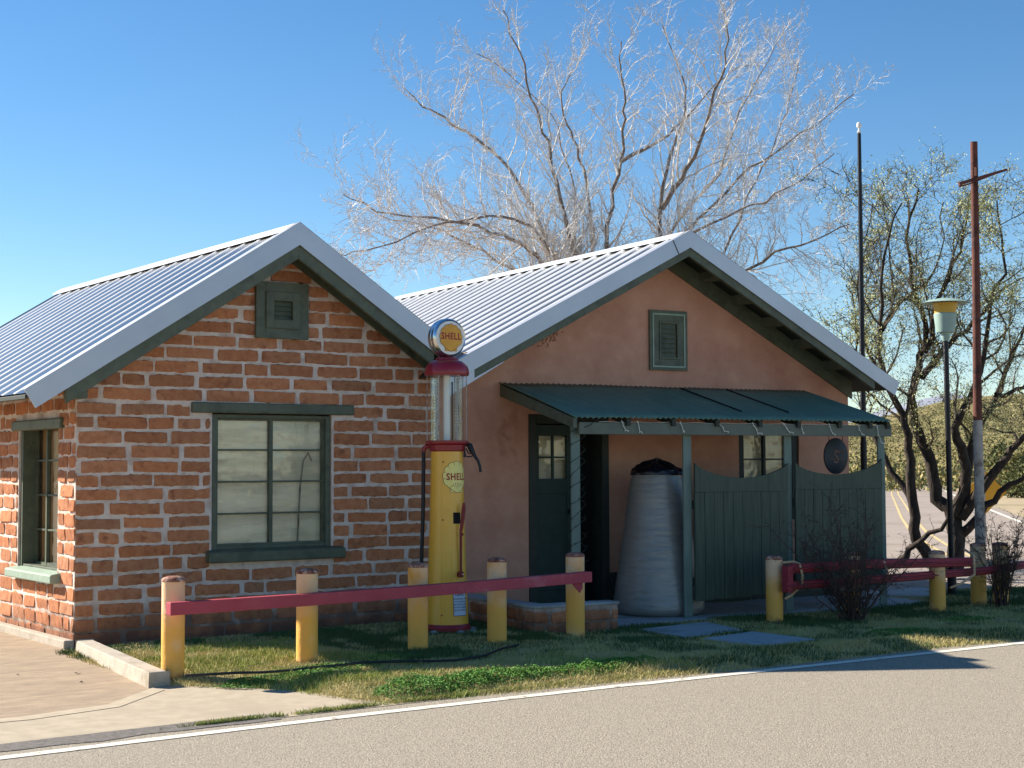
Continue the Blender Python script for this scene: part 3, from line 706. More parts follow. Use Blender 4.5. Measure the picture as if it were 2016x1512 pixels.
for j in range(k+1):
    f_ = j/k; r = .285*math.cos(f_*math.pi/2)**.6 if j < k else 0.001
    if j == 0: r = .284
    for i in range(n):
        a = 2*math.pi*i/n; q = 1+.10*nz(math.cos(a)*3, math.sin(a)*3, f_*4)+.05*nz(math.cos(a)*9, math.sin(a)*9, f_*6)
        vs.append((r*q*math.cos(a)-.012, r*q*math.sin(a), (0 if j == 0 else .012)+.125*f_*(1+1.1*nz(math.cos(a)*2.2, math.sin(a)*2.2, 3))+.022*nz(math.cos(a)*8,math.sin(a)*8,f_*9)*(j>0)))
b.add(vs, [(j*n+i, j*n+(i+1)%n, (j+1)*n+(i+1)%n, (j+1)*n+i) for j in range(k) for i in range(n)])
o = b.build('plastic_bag', M['bag'], None, smooth=True, angle=25, loc=(dc.x, dc.y, dc.z+1.47)); tag(o, 'crumpled black plastic on top of the silver grey drum', 'plastic bag')

# ---- hanging oval sign
sg = empty('hanging_sign', tuple(W2(4.40,-1.02,1.70)), B2A); tag(sg, 'round slate coloured sign hanging by two cords in the porch', 'sign')
b = MB(); b.lathe([(.001,-.012),(.165,-.012),(.176,-.006),(.176,.010),(.165,.014),(.001,.014)], (0,0,0), 40, ax='y'); b.v = [(x,y,z*1.16) for x,y,z in b.v]
b.build('board', M['sign_blue'], sg, smooth=True)
for sx in (-.10,.10):
    b = MB(); b.tube([(sx,0,.17),(sx,0,.44)], .005, 6); b.build('cord', M['crank'], sg)
b = MB()
for tx, sz, ox, oz, xs_ in (('S',.22,-.005,-.015,.85),('ono',.085,.055,.055,1.0),('market',.045,-.0,-.035,1.05)):
    if tx == 'market': tx = 'MERCANTILE'; sz = .034
    v_, f_ = text_mesh(tx, sz, xs_, bold=-.0002)
    b.add([(x+ox, -.0145-abs(z)*.5, y+oz) for x,y,z in v_], f_)
b.build('lettering', M['letter'], sg)

# ---- lights hung on the porch
il = empty('icicle_lights', tuple(W2(0,0,0)), B2A); tag(il, 'white icicle light strands hanging from the green porch beam', 'string lights')
rr = random.Random(12)
main = []
for i in range(60):
    main.append((.95+3.85*i/59, -1.41, 2.041+.003*math.sin(i*1.1)))
b = MB(); b.tube(main, .003, 5); b.build('cable', M['wire_w'], il)
for x,l in ((1.19,.16),(1.38,.17),(1.92,.16),(2.40,.17),(2.86,.17),(3.27,.14),(3.52,.17),(3.92,.17),(4.34,.19),(4.60,.30)):
    b = MB(); p = Vector((x,-1.452,2.055)); pts = [p.copy()]; dx = rr.uniform(.3,.9)
    m_ = 7
    for i in range(m_):
        p = p+Vector((l/m_*dx*rr.uniform(.1,1.4)*(1 if i < 5 else 1.6), rr.uniform(-.002,.001), -l/m_*(rr.uniform(.7,1.1) if i < 5 else rr.uniform(-.1,.4)))); pts.append(p.copy())
    b.tube(pts, .0042, 5)
    for q in pts[1::2]+pts[-1:]:
        a = rr.uniform(-2.8,-.3); b.tube([q, q+Vector((math.cos(a)*.018,-.004,math.sin(a)*.018))], [.005,.0025], 5)
    b.build('strand', M['wire_w'], il)
wl_ = empty('string_lights', tuple(W2(PX[0],PY,0)), B2A); tag(wl_, 'dark string of tiny lights wound around the leftmost porch post', 'string lights')
b = MB(); pts = []; tot = 11.5; N_ = 300
for i in range(N_+1):
    a = 2*math.pi*tot*i/N_; z = .35+1.62*i/N_+.02*math.sin(a*.7); ca,sa = math.cos(a),math.sin(a); k_ = .066/max(abs(ca),abs(sa))
    pts.append((ca*k_, .01+.06/.066*sa*k_+.015, z+.035*ca))
    if i % 9 == 4:
        q = Vector(pts[-1]); b.tube([q, q+Vector((ca*.02+rr.uniform(-.01,.01), -.015, rr.uniform(.008,.024)))], [.005,.003], 5)
pts += [(.10,-.06,2.0),(.16,-.06,2.05),(.21,-.055,2.06)]
b.tube(pts, .0036, 5); b.build('cable', M['wire_g'], wl_)
# ================================================================ PETROL PUMP
PP = Vector((3.115,-1.31,.0))
pm = empty('visible_gas_pump', tuple(PP)); tag(pm, 'tall antique yellow and red fuel pump with glass cylinder and lit globe shape on top', 'gas pump')
pm['label'] = 'tall antique yellow fuel pump with red dome, glass cylinder and round white globe'
b = MB(); b.lathe([(.222,.0),(.222,.10),(.212,.112),(.205,.13),(.19,.132)], n=48); b.build('base', M['red'], pm, smooth=True, angle=30)
for (x,y) in ((.13,-.23),(-.02,-.265),(.24,-.08),(-.23,-.13)):
    b = MB(); b.lathe([(.045,0),(.04,.075),(.0,.088)], (x,y,0), 8, jit=.5); b.build('anchor', M['slab'], pm, smooth=True)
def rb(z): t = (z-.08)/1.66; return .203*(1-t)+.150*t - .006*math.sin(t*math.pi)
b = MB(); b.lathe([(rb(.13+1.61*i/14), .13+1.61*i/14) for i in range(15)], n=56); body = b.build('body', M['yellow'], pm, smooth=True, angle=30)
b = MB(); a = math.radians(-140); b.tube([(math.cos(a)*(rb(z)-.001), math.sin(a)*(rb(z)-.001), z) for z in [.09+.164*i for i in range(11)]], .004, 6); b.build('seam', M['yellow'], body)
for a,z in ((-140,1.64),(-141,1.10),(-142,.22)):
    b = MB(); a = math.radians(a+4); b.lathe([(.009,-.004),(.007,.006),(.0,.009)], (math.cos(a)*rb(z),math.sin(a)*rb(z),z), 8); b.build('screw', M['crank'], body)
b = MB(); b.lathe([(.152,1.74),(.165,1.75),(.172,1.80),(.20,1.812),(.205,1.825),(.205,1.84),(.17,1.845)], n=48); b.build('collar', M['red'], pm, smooth=True, angle=30)
# glass cylinder, rods, gauge
b = MB(); b.lathe([(.158,1.845),(.158,2.46)], n=48); b.f = [f for f in b.f if len(f) == 4]; b.mi = b.mi[:len(b.f)]; b.c = b.c[:len(b.f)]
b.build('glass_cylinder', M['clear'], pm, smooth=True)
for i in range(6):
    a = math.radians(33+60*i); b = MB(); b.tube([(math.cos(a)*.186,math.sin(a)*.186,1.84),(math.cos(a)*.186,math.sin(a)*.186,2.47)], .0045, 8); b.build('rod', M['pole_grey'], pm, smooth=True)
b = MB(); b.tube([(.0,.0,1.84),(.0,.0,2.46)], .032, 16); b.build('centre_pipe', M['white'], pm, smooth=True)
b = MB(); b.tube([(.055,-.01,1.84),(.055,-.01,2.40)], .008, 8); b.build('overflow_pipe', M['pole_dark'], pm, smooth=True)
for sx, sy in ((-.085,.05),(.10,-.03)):
    g = MB(); ax = Vector((.83,-.55,0))
    p0 = Vector((sx,sy,0)); 
    g.tube([(sx,sy,1.84),(sx,sy,2.45)], .005, 6)
    for i in range(20):
        z = 1.87+.029*i; q = ax*.028
        g.add([(sx-q.x,sy-q.y,z+.012),(sx+q.x,sy+q.y,z+.012),(sx+q.x*.25,sy+q.y*.25,z-.008),(sx-q.x*.25,sy-q.y*.25,z-.008)], [(0,1,2,3)])
        g.add([(sx-q.x,sy-q.y,z+.013),(sx+q.x,sy+q.y,z+.013),(sx+q.x+.012,sy+q.y-.02,z+.013),(sx-q.x+.012,sy-q.y-.02,z+.013)], [(0,1,2,3)])
    g.build('gauge', M['gauge'], pm)
b = MB(); b.lathe([(.17,2.455),(.207,2.458),(.212,2.475),(.211,2.50),(.203,2.535),(.185,2.565),(.155,2.59),(.11,2.605),(.105,2.625),(.07,2.635),(.0,2.636)], n=48); b.build('dome', M['red'], pm, smooth=True, angle=35)
# globe
GZ = 2.815; GR = .185
gl = MB(); gl.lathe([(.001,.075),(.12,.078),(.165,.07),(.182,.045),(.186,.02),(.178,.0),(.186,-.02),(.183,-.045),(.171,-.066),(.165,-.072),(.158,-.066)], (0,0,GZ), 56, ax='y')
go = gl.build('globe', M['chrome'], pm, smooth=True, angle=35)
b = MB(); b.lathe([(.055,2.63),(.045,2.65),(.05,2.665)], n=24); b.build('globe_neck', M['chrome'], go, smooth=True)
FY = -.066
b = MB(); b.lathe([(.001,FY-.008),(.08,FY-.006),(.16,FY)], (0,0,GZ), 56, ax='y'); b.f = [f for f in b.f if len(f) == 4]; b.mi = b.mi[:len(b.f)]; b.c = b.c[:len(b.f)]
b.build('globe_face', M['white'], go, smooth=True, angle=180)
M['shell_y'] = mat('shell_orange', 'dd9a2a', 'e5a636', rough=.4, scale=9)
M['shell_lemon'] = mat('shell_lemon', 'f4e07e', 'f6e58a', rough=.4, scale=9)
M['shell_line'] = mat('shell_line', '7a3a1a', '86421e', rough=.5)
M['letters_red'] = mat('letters_red', '9b1f22', 'a32628', rough=.45)
def shell_outline(n=9):
    """scalloped fan, unit size: y from -1.05 to 1"""
    pts = []
    a0, a1 = math.radians(-38), math.radians(218)
    for k in range(n):
        b0 = a0+(a1-a0)*k/n; b1_ = a0+(a1-a0)*(k+1)/n
        for j in range(6):
            t = j/6; a = b0+(b1_-b0)*t; r = .93+.07*math.sin(math.pi*t)**.6
            pts.append((r*math.cos(a), r*math.sin(a)))
    pts.append((.93*math.cos(a1), .93*math.sin(a1)))
    # taper to the hinge
    pts += [(-.60,-.70),(-.40,-.86),(-.20,-.98),(-.06,-1.05),(.06,-1.05),(.20,-.98),(.40,-.86),(.60,-.70)]
    return pts
EARS = [(-.50,-.70),(-.50,-1.03),(-.2,-1.03),(.2,-1.03),(.50,-1.03),(.50,-.70)]
def logo(parent, place, size, colr, dark_ribs, txt_sz, base_o, up=False):
    """place(x, y, off) puts a point of the flat badge on its surface"""
    o0 = shell_outline(); 
    def fan(sc_, off, mt, nm, pts, par):
        g = MB(); P = [place(x*size*sc_, y*size*sc_, off) for x,y in pts]
        # fill as rings so that it follows a curved panel
        rings = [1,.75,.5,.25]; vs = []
        for q in rings: vs += [place(x*size*sc_*q, (y*q)*size*sc_, off) for x,y in pts]
        vs.append(place(0,0,off)); n = len(pts)
        fs = [(r*n+i, r*n+(i+1)%n, (r+1)*n+(i+1)%n, (r+1)*n+i) for r in range(3) for i in range(n)] + [(3*n+i, 3*n+(i+1)%n, 4*n) for i in range(n)]
        g.add(vs, fs); return g.build(nm, mt, par)
    e = MB(); 
    for q,off,mi in ((1.04,.0010,1),(1.0,.0018,0)):
        vs = [place(x*size*(1+(q-1)*1.2), (-.87+(y+.87)*(1+(q-1)*3))*size, off) for x,y in EARS]
        e.add(vs, [(0,1,2),(0,2,3,5),(3,4,5)], mi)
    bd = e.build('badge', [colr, M['shell_line']], parent)
    fan(1.03, .0022, M['shell_line'], 'badge_outline', o0, bd)
    fan(1.0, .0030, colr, 'badge_face', o0, bd)
    g = MB()
    for k in range(10):
        a = math.radians(-38+256*k/9.) if False else math.radians(-38)+math.radians(256)*k/9
        if k in (0,9): continue
        r0, r1 = (.93,.70) if not dark_ribs else (.94,.62)
        w_ = .014
        for (s0,s1) in ((r0,r1),):
            c_, s_ = math.cos(a), math.sin(a)
            g.add([place((s0*c_-w_*s_)*size,(s0*s_+w_*c_)*size,.0036),place((s0*c_+w_*s_)*size,(s0*s_-w_*c_)*size,.0036),place((s1*c_)*size,(s1*s_)*size,.0036)], [(0,1,2)])
    if dark_ribs:
        for k in range(9):
            a = math.radians(28+124*k/8); w_ = .022; cx_, cy_ = 0, -1.02
            c_, s_ = math.cos(a), math.sin(a); s0, s1 = .62, .16
            g.add([place((cx_+s0*c_-w_*s_)*size,(cy_+s0*s_+w_*c_)*size,.0036),place((cx_+s0*c_+w_*s_)*size,(cy_+s0*s_-w_*c_)*size,.0036),place((cx_+s1*c_)*size,(cy_+s1*s_)*size,.0036)], [(0,1,2)])
    g.build('badge_ribs', M['shell_line'], bd)
    v_, f_ = text_mesh('SHELL', txt_sz, .86, bold=txt_sz*.03, font_spacing=1.12, extr=0)
    g = MB(); g.add([place(x, y+(.06*size if not dark_ribs else -.03*size), .0042) for x,y,z in v_], f_); g.build('lettering', M['letters_red'], bd)
    return bd
logo(go, lambda x,y,off: (x, FY-.0085-off, GZ+.004+y), .125, M['shell_y'], False, .088, None)
def onbody(z0, ang0):
    def f(x, y, off):
        z = z0+y; r = rb(z)+.0015+off; a = math.radians(ang0)+x/r
        return (r*math.cos(a), r*math.sin(a), z)
    return f
logo(body, onbody(1.505,-86), .142, M['shell_lemon'], True, .088, None)
# lead notice
NB = onbody(.345,-83)
b = MB()
def patch(b, x0,x1,y0,y1,off,pl,mi=0,n=8):
    vs = []
    for i in range(n+1): vs += [pl(x0+(x1-x0)*i/n,y0,off), pl(x0+(x1-x0)*i/n,y1,off)]
    b.add(vs, [(2*i,2*i+2,2*i+3,2*i+1) for i in range(n)], mi)
M['notice'] = mat('notice_enamel', 'b9cbe4', 'c2d2e8', rough=.4); M['navy'] = mat('navy', '16233f', '1a2947', rough=.5)
patch(b,-.078,.078,-.135,.135,.001,NB); no = b.build('notice', M['notice'], body)
b = MB(); 
for (a_,c_,d_,e_) in ((-.078,.078,-.135,-.130),(-.078,.078,.130,.135),(-.078,-.074,-.130,.130),(.074,.078,-.130,.130)): patch(b,a_,c_,d_,e_,.0018,NB)
b.build('notice_border', M['navy'], no)
b = MB()
for tx,sz,y in (('CONTAINS',.026,.105),('LEAD',.048,.066),('(TETRAETHYL) AND',.0185,.022),('IS TO BE USED AS',.0185,-.004),('MOTOR FUEL ONLY.',.0185,-.030),('NOT FOR CLEANING',.0185,-.056),('OR ANY OTHER USE',.0185,-.082)):
    v_, f_ = text_mesh(tx, sz, 1.0 if sz > .04 else .9, bold=sz*.02, extr=0)
    b.add([NB(x, yy+y, .002) for x,yy,z in v_], f_)
b.build('lettering', M['navy'], no)
# slot and crank lever
CB = onbody(1.12,-80)
b = MB(); patch(b,-.065,.015,-.055,.05,.001,CB); b.build('lever_slot', M['black'], body)
b = MB()
def cb(x,y,o=.02): return CB(x-.045,y-0,o)
b.tube([cb(.03,-.50,.022), cb(.03,-.30,.03), cb(.032,-.10,.035)], [.011,.012,.013], 10)
b.tube([cb(.034,-.12,.035), cb(.045,-.02,.045), cb(.060,.08,.05), cb(.062,.14,.052)], [.014,.018,.020,.011], 12)
b.tube([cb(.03,-.525,.0), cb(.03,-.525,.035)], .030, 16); b.tube([cb(.036,-.15,.02), cb(.05,-.155,.045)], .012, 8)
b.build('crank_lever', M['crank'], pm, smooth=True, angle=50)
b = MB(); b.tube([cb(.04,-.525,.036), cb(.04,-.525,.041)], .007, 8); b.build('pivot_bolt', M['chrome'], pm)
# filler elbow and hose on the left, nozzle on the right
a = math.radians(-147); ux, uy = math.cos(a), math.sin(a)
ux, uy = -.815, .58   # towards the left of the pump
b = MB(); b.tube([(ux*.13,uy*.13,1.79),(ux*.19,uy*.19,1.79),(ux*.213,uy*.213,1.775),(ux*.22,uy*.22,1.74)], .021, 12); b.build('elbow', M['red'], pm, smooth=True, angle=60)
b = MB(); b.tube([(ux*.22,uy*.22,1.75),(ux*.225,uy*.225,1.2),(ux*.24,uy*.24,.75),(ux*.245,uy*.245,.45),(ux*.26,uy*.2,.18),(ux*.2,uy*.2-.1,.12)], .019, 12); b.build('hose', M['hose'], pm, smooth=True)
ux, uy = .815, -.58
def nzp(d_, z, o_=0.): return (ux*d_+.3*o_, uy*d_-o_*.5, z)
b = MB()
b.tube([nzp(.165,1.80),nzp(.195,1.80)], .012, 8)
b.tube([nzp(.19,1.815),nzp(.215,1.80),nzp(.235,1.75),nzp(.262,1.70)], [.016,.026,.026,.017], 12)
b.tube([nzp(.262,1.70),nzp(.295,1.65),nzp(.312,1.60),nzp(.318,1.545)], [.016,.014,.0135,.0135], 12)
b.tube([nzp(.165,1.77),nzp(.175,1.70),nzp(.19,1.69),nzp(.24,1.695)], .006, 8)
b.tube([nzp(.18,1.77),nzp(.205,1.72),nzp(.235,1.725)], .006, 8)
b.tube([nzp(.165,1.82),nzp(.165,1.685)], .009, 8)
b.build('nozzle', M['hose'], pm, smooth=True, angle=50)

# ================================================================ PIPE BARRIERS
stain(M['post'], (0,0,.22), 100, .42, 0, 'edaf50', 5, .12, .42)
stain(M['post'], (0,0,.0), 100, .16, 0, 'a87448', 14, .30, .50)
def post_part(parent, x, y, h, r=.086, lean=0., rust=1., seed=0):
    rr = random.Random(seed); b = MB(); prof = [(r*.99,-.06),(r,.02)]+[(r*(1+.012*nz(i*.9,seed)), .02+(h-.055)*i/8) for i in range(1,9)]
    b.lathe(prof, (0,0,0), 28, jit=.015); b.v = [(vx+x+lean*vz, vy+y, vz) for vx,vy,vz in b.v]
    p = b.build('post', M['post'], parent, smooth=True, angle=50)
    b = MB(); z = h-.036
    b.lathe([(r*1.02,z-.004),(r*1.035,z+.004),(r*1.0,z+.014),(r*.86,z+.026),(r*.5,z+.036),(0,z+.038)], (0,0,0), 28, jit=.05); b.v = [(vx+x+lean*vz, vy+y, vz) for vx,vy,vz in b.v]
    b.build('cap', M['rust'], p, smooth=True, angle=60)
    # rust blisters low on the pipe
    b = MB()
    for i in range(0):
        a = rr.uniform(-math.pi,0); zz = rr.choice([rr.uniform(.04,.14), rr.uniform(.04,.09), h-rr.uniform(.06,.12)]); s_ = rr.uniform(.006,.016)
        pts = []
        m_ = 9
        for q in range(m_):
            t_ = 2*math.pi*q/m_; rad = s_*(.6+.6*rr.random()); aa = a+math.cos(t_)*rad/r; zz2 = zz+math.sin(t_)*rad
            pts.append((x+lean*zz2+(r*1.022)*math.cos(aa), y+(r*1.022)*math.sin(aa), zz2))
        b.add(pts, [tuple(range(m_))])
    if b.v: b.build('rust_spot', M['rust'], p)
    return p
bar = empty('pipe_barrier', (-.15,-2.6,0)); tag(bar, 'yellow pipe posts joined by one square red rail, in front of the brick building', 'barrier')
def bp_(x): return (x+.15, -2.60+.035*(x+.15)+2.6)
for i,(x,y,h) in enumerate(((-.155,-2.57,.785),(1.01,-2.50,.79),(2.10,-2.42,.79),(2.94,-2.38,.80),(3.84,-2.34,.81))): post_part(bar, x+.15, y+2.6, h, seed=i+1)
b = MB(); A = Vector((-.13,-.175,.515)); B_ = Vector((3.985,.045,.555)); n = 30; vs = []
for i in range(n+1):
    p = A.lerp(B_, i/n); s = -.012*math.sin(math.pi*i/n)+.002*nz(i*.7,3)
    for dx in ((-.043,0),(.043,0),(.043,.094),(-.043,.094)): vs.append((p.x, p.y+dx[0], p.z+s+dx[1]))
b.add(vs, [(4*i+k, 4*i+(k+1)%4, 4*i+4+(k+1)%4, 4*i+4+k) for i in range(n) for k in range(4)]+[(3,2,1,0),(4*n,4*n+1,4*n+2,4*n+3)])
b.build('rail', M['rail'], bar, bevel=.004)
b = MB(); b.prism([(3.80,.06,.55),(3.92,.06,.55),(3.92,.06,.50),(3.89,.06,.46)], (0,.012,0)); b.build('bracket', M['rail'], bar)
bar2 = empty('pipe_barrier', (6.27,-2.6,0)); tag(bar2, 'yellow pipe posts joined by two sagging red channel rails, in front of the porch', 'barrier')
for i,(x,y,h) in enumerate(((6.36,-2.36,.69),(7.46,-2.40,.69),(8.50,-2.66,.68),(9.50,-2.42,.72),(9.79,-2.50,.72))): post_part(bar2, x-6.27, y+2.6, h, seed=i+20)
def chan(pts, h, name, parent, d=.05):
    b = MB(); n = 24; vs = []; P = [Vector(p) for p in pts]
    prof = [(-.0,-h/2),(-d*.35,-h/2+.012),(-d*.35,-h*.12),(-d,-h*.05),(-d,h*.05),(-d*.35,h*.12),(-d*.35,h/2-.012),(0,h/2),(.03,h/2),(.03,-h/2)]
    k = len(prof)
    for i in range(n+1):
        t = i/n*(len(P)-1); j = min(int(t), len(P)-2); p = P[j].lerp(P[j+1], t-j)
        for (dy,dz) in prof: vs.append((p.x-6.27, p.y+2.6+dy, p.z+dz))
    b.add(vs, [(k*i+q, k*i+(q+1)%k, k*i+k+(q+1)%k, k*i+k+q) for i in range(n) for q in range(k)]+[tuple(range(k-1,-1,-1)), tuple(k*n+q for q in range(k))])
    return b.build(name, M['rail2'], parent)
chan([(6.40,-2.56,.565),(7.4,-2.60,.57),(8.93,-2.80,.545)], .10, 'rail', bar2)
chan([(6.30,-2.58,.40),(7.4,-2.62,.405),(9.25,-2.72,.432),(10.4,-2.70,.49)], .085, 'rail', bar2)
b = MB(); b.box((.05,.0,.33),(.12,.10,.60)); b.build('bracket', M['rail2'], bar2, bevel=.01)
for pts in ([(.12,.18,.62),(.23,.13,.63),(.235,.06,.61),(.235,.02,.50),(.23,.03,.40),(.16,.10,.30),(.13,.16,.26)],
            [(1.18,.10,.60),(1.36,.04,.60),(1.40,-.02,.59),(1.41,-.06,.47)],
            [(2.60,-.10,.68),(2.58,-.24,.62),(2.56,-.26,.42),(2.42,-.20,.33),(2.33,-.12,.28)]):
    b = MB(); b.tube([(x,y-.03,z) for x,y,z in pts], .013, 8); b.build('strap_rod', M['rod'], bar2, smooth=True)

# ================================================================ POLES, LAMP, ROAD SIGN
fp = empty('flagpole', (10.42,.05,0)); tag(fp, 'slim black flagpole with a pale ball on top rising behind the porch', 'flagpole')
b = MB(); b.tube([(0,0,-.05),(0,0,1.9)], .042, 14); b.tube([(0,0,1.9),(-.005,-.01,3.5),(-.02,-.03,5.92)], [.036,.034,.024], 14); b.build('pole', M['pole_dark'], fp, smooth=True, angle=50)
b = MB(); b.lathe([(.016,5.92),(.03,5.94),(.012,5.96),(.012,5.985),(.03,6.0),(.034,6.03),(.024,6.06),(0,6.07)], (-.02,-.03,0), 14); b.build('finial', M['white'], fp, smooth=True)
up = empty('utility_pole', (9.63,-2.35,0)); tag(up, 'rusty red iron pole, flaked white below, with a broken crossarm near the top', 'utility pole')
b = MB(); b.tube([(0,0,-.05),(-.02,-.02,1.2),(-.06,-.05,2.1)], [.056,.054,.052], 18); b.build('lower_pole', M['pole_grey'], up, smooth=True, angle=50)
b = MB(); b.tube([(-.06,-.05,2.101),(-.13,-.12,3.6),(-.21,-.19,5.24)], [.050,.044,.040], 18); b.build('upper_pole', M['pole_rust'], up, smooth=True, angle=50)
b = MB(); c0 = Vector((-.20,-.23,4.82)); dr = Vector((.78,-.40,.27)); dr.normalize()
p0 = c0-dr*.24; p1 = c0+dr*.36
b.tube([p0,p1],[.028,.02],4); b.tube([p0+Vector((0,0,-.03)), p0+dr*.10+Vector((0,0,-.035)), p1],[.014,.012,.008],4); b.tube([c0+Vector((-.03,0,.02)),c0+Vector((-.03,0,.12))],.022,6)
b.build('crossarm', M['pole_rust'], up)
sl_ = empty('street_lamp', (10.39,-1.34,0)); tag(sl_, 'green lamp post with flat shade and yellow lens standing before the mesquite tree', 'street lamp')
b = MB(); b.tube([(0,0,-.05),(0,0,.35)], .055, 14); b.tube([(0,0,.35),(-.08,-.04,3.17)], [.035,.032], 14); b.build('pole', M['pole_dark'], sl_, smooth=True, angle=50)
LO = (-.085,-.045,0)
b = MB(); b.lathe([(.035,3.10),(.052,3.14),(.052,3.20),(.108,3.205),(.115,3.23),(.135,3.40),(.138,3.43),(.13,3.44)], LO, 28); b.build('housing', M['lamp_pale'], sl_, smooth=True, angle=35)
b = MB(); b.lathe([(.125,3.44),(.15,3.565),(.13,3.575)], LO, 28); b.build('lens', M['lamp_lens'], sl_, smooth=True, angle=35)
b = MB(); b.lathe([(.13,3.575),(.275,3.56),(.285,3.565),(.20,3.60),(.08,3.62),(0,3.622)], LO, 32); b.build('shade', M['lamp_pale'], sl_, smooth=True, angle=60)
ts = empty('road_sign', (20.17,5.64,0)); tag(ts, 'blank diamond shaped yellow road sign beyond the mesquite branches', 'road sign')
b = MB(); b.tube([(0,.03,-.05),(0,.03,1.5)], .03, 8); b.build('post', M['pole_grey'], ts)
b = MB(); q = Vector((.815,-.58,0))*.42
b.prism([q+Vector((0,0,1.05)), Vector((0,0,1.47)), -q+Vector((0,0,1.05)), Vector((0,0,.63))], (.007,.01,0)); b.build('panel', M['sign_yellow'], ts)
# garden hose
b = MB(); hp = [(-.2,-2.90),(.05,-2.98),(.3,-3.08),(.6,-3.13),(.95,-3.10),(1.2,-3.05),(1.5,-3.2),(1.85,-3.38),(2.2,-3.25),(2.6,-2.95),(2.9,-2.8)]
P = []
for i in range(len(hp)-1):
    for j in range(6):
        t_ = j/6; x = hp[i][0]*(1-t_)+hp[i+1][0]*t_; y = hp[i][1]*(1-t_)+hp[i+1][1]*t_; P.append((x, y, .085+.006*nz(x*3,y*3)))
b.tube(P, .010, 7); o = b.build('garden_hose', M['hose'], smooth=True); tag(o, 'thin black garden hose lying in the grass behind the posts', 'hose')
o['label'] = 'thin black garden hose lying across the front grass'

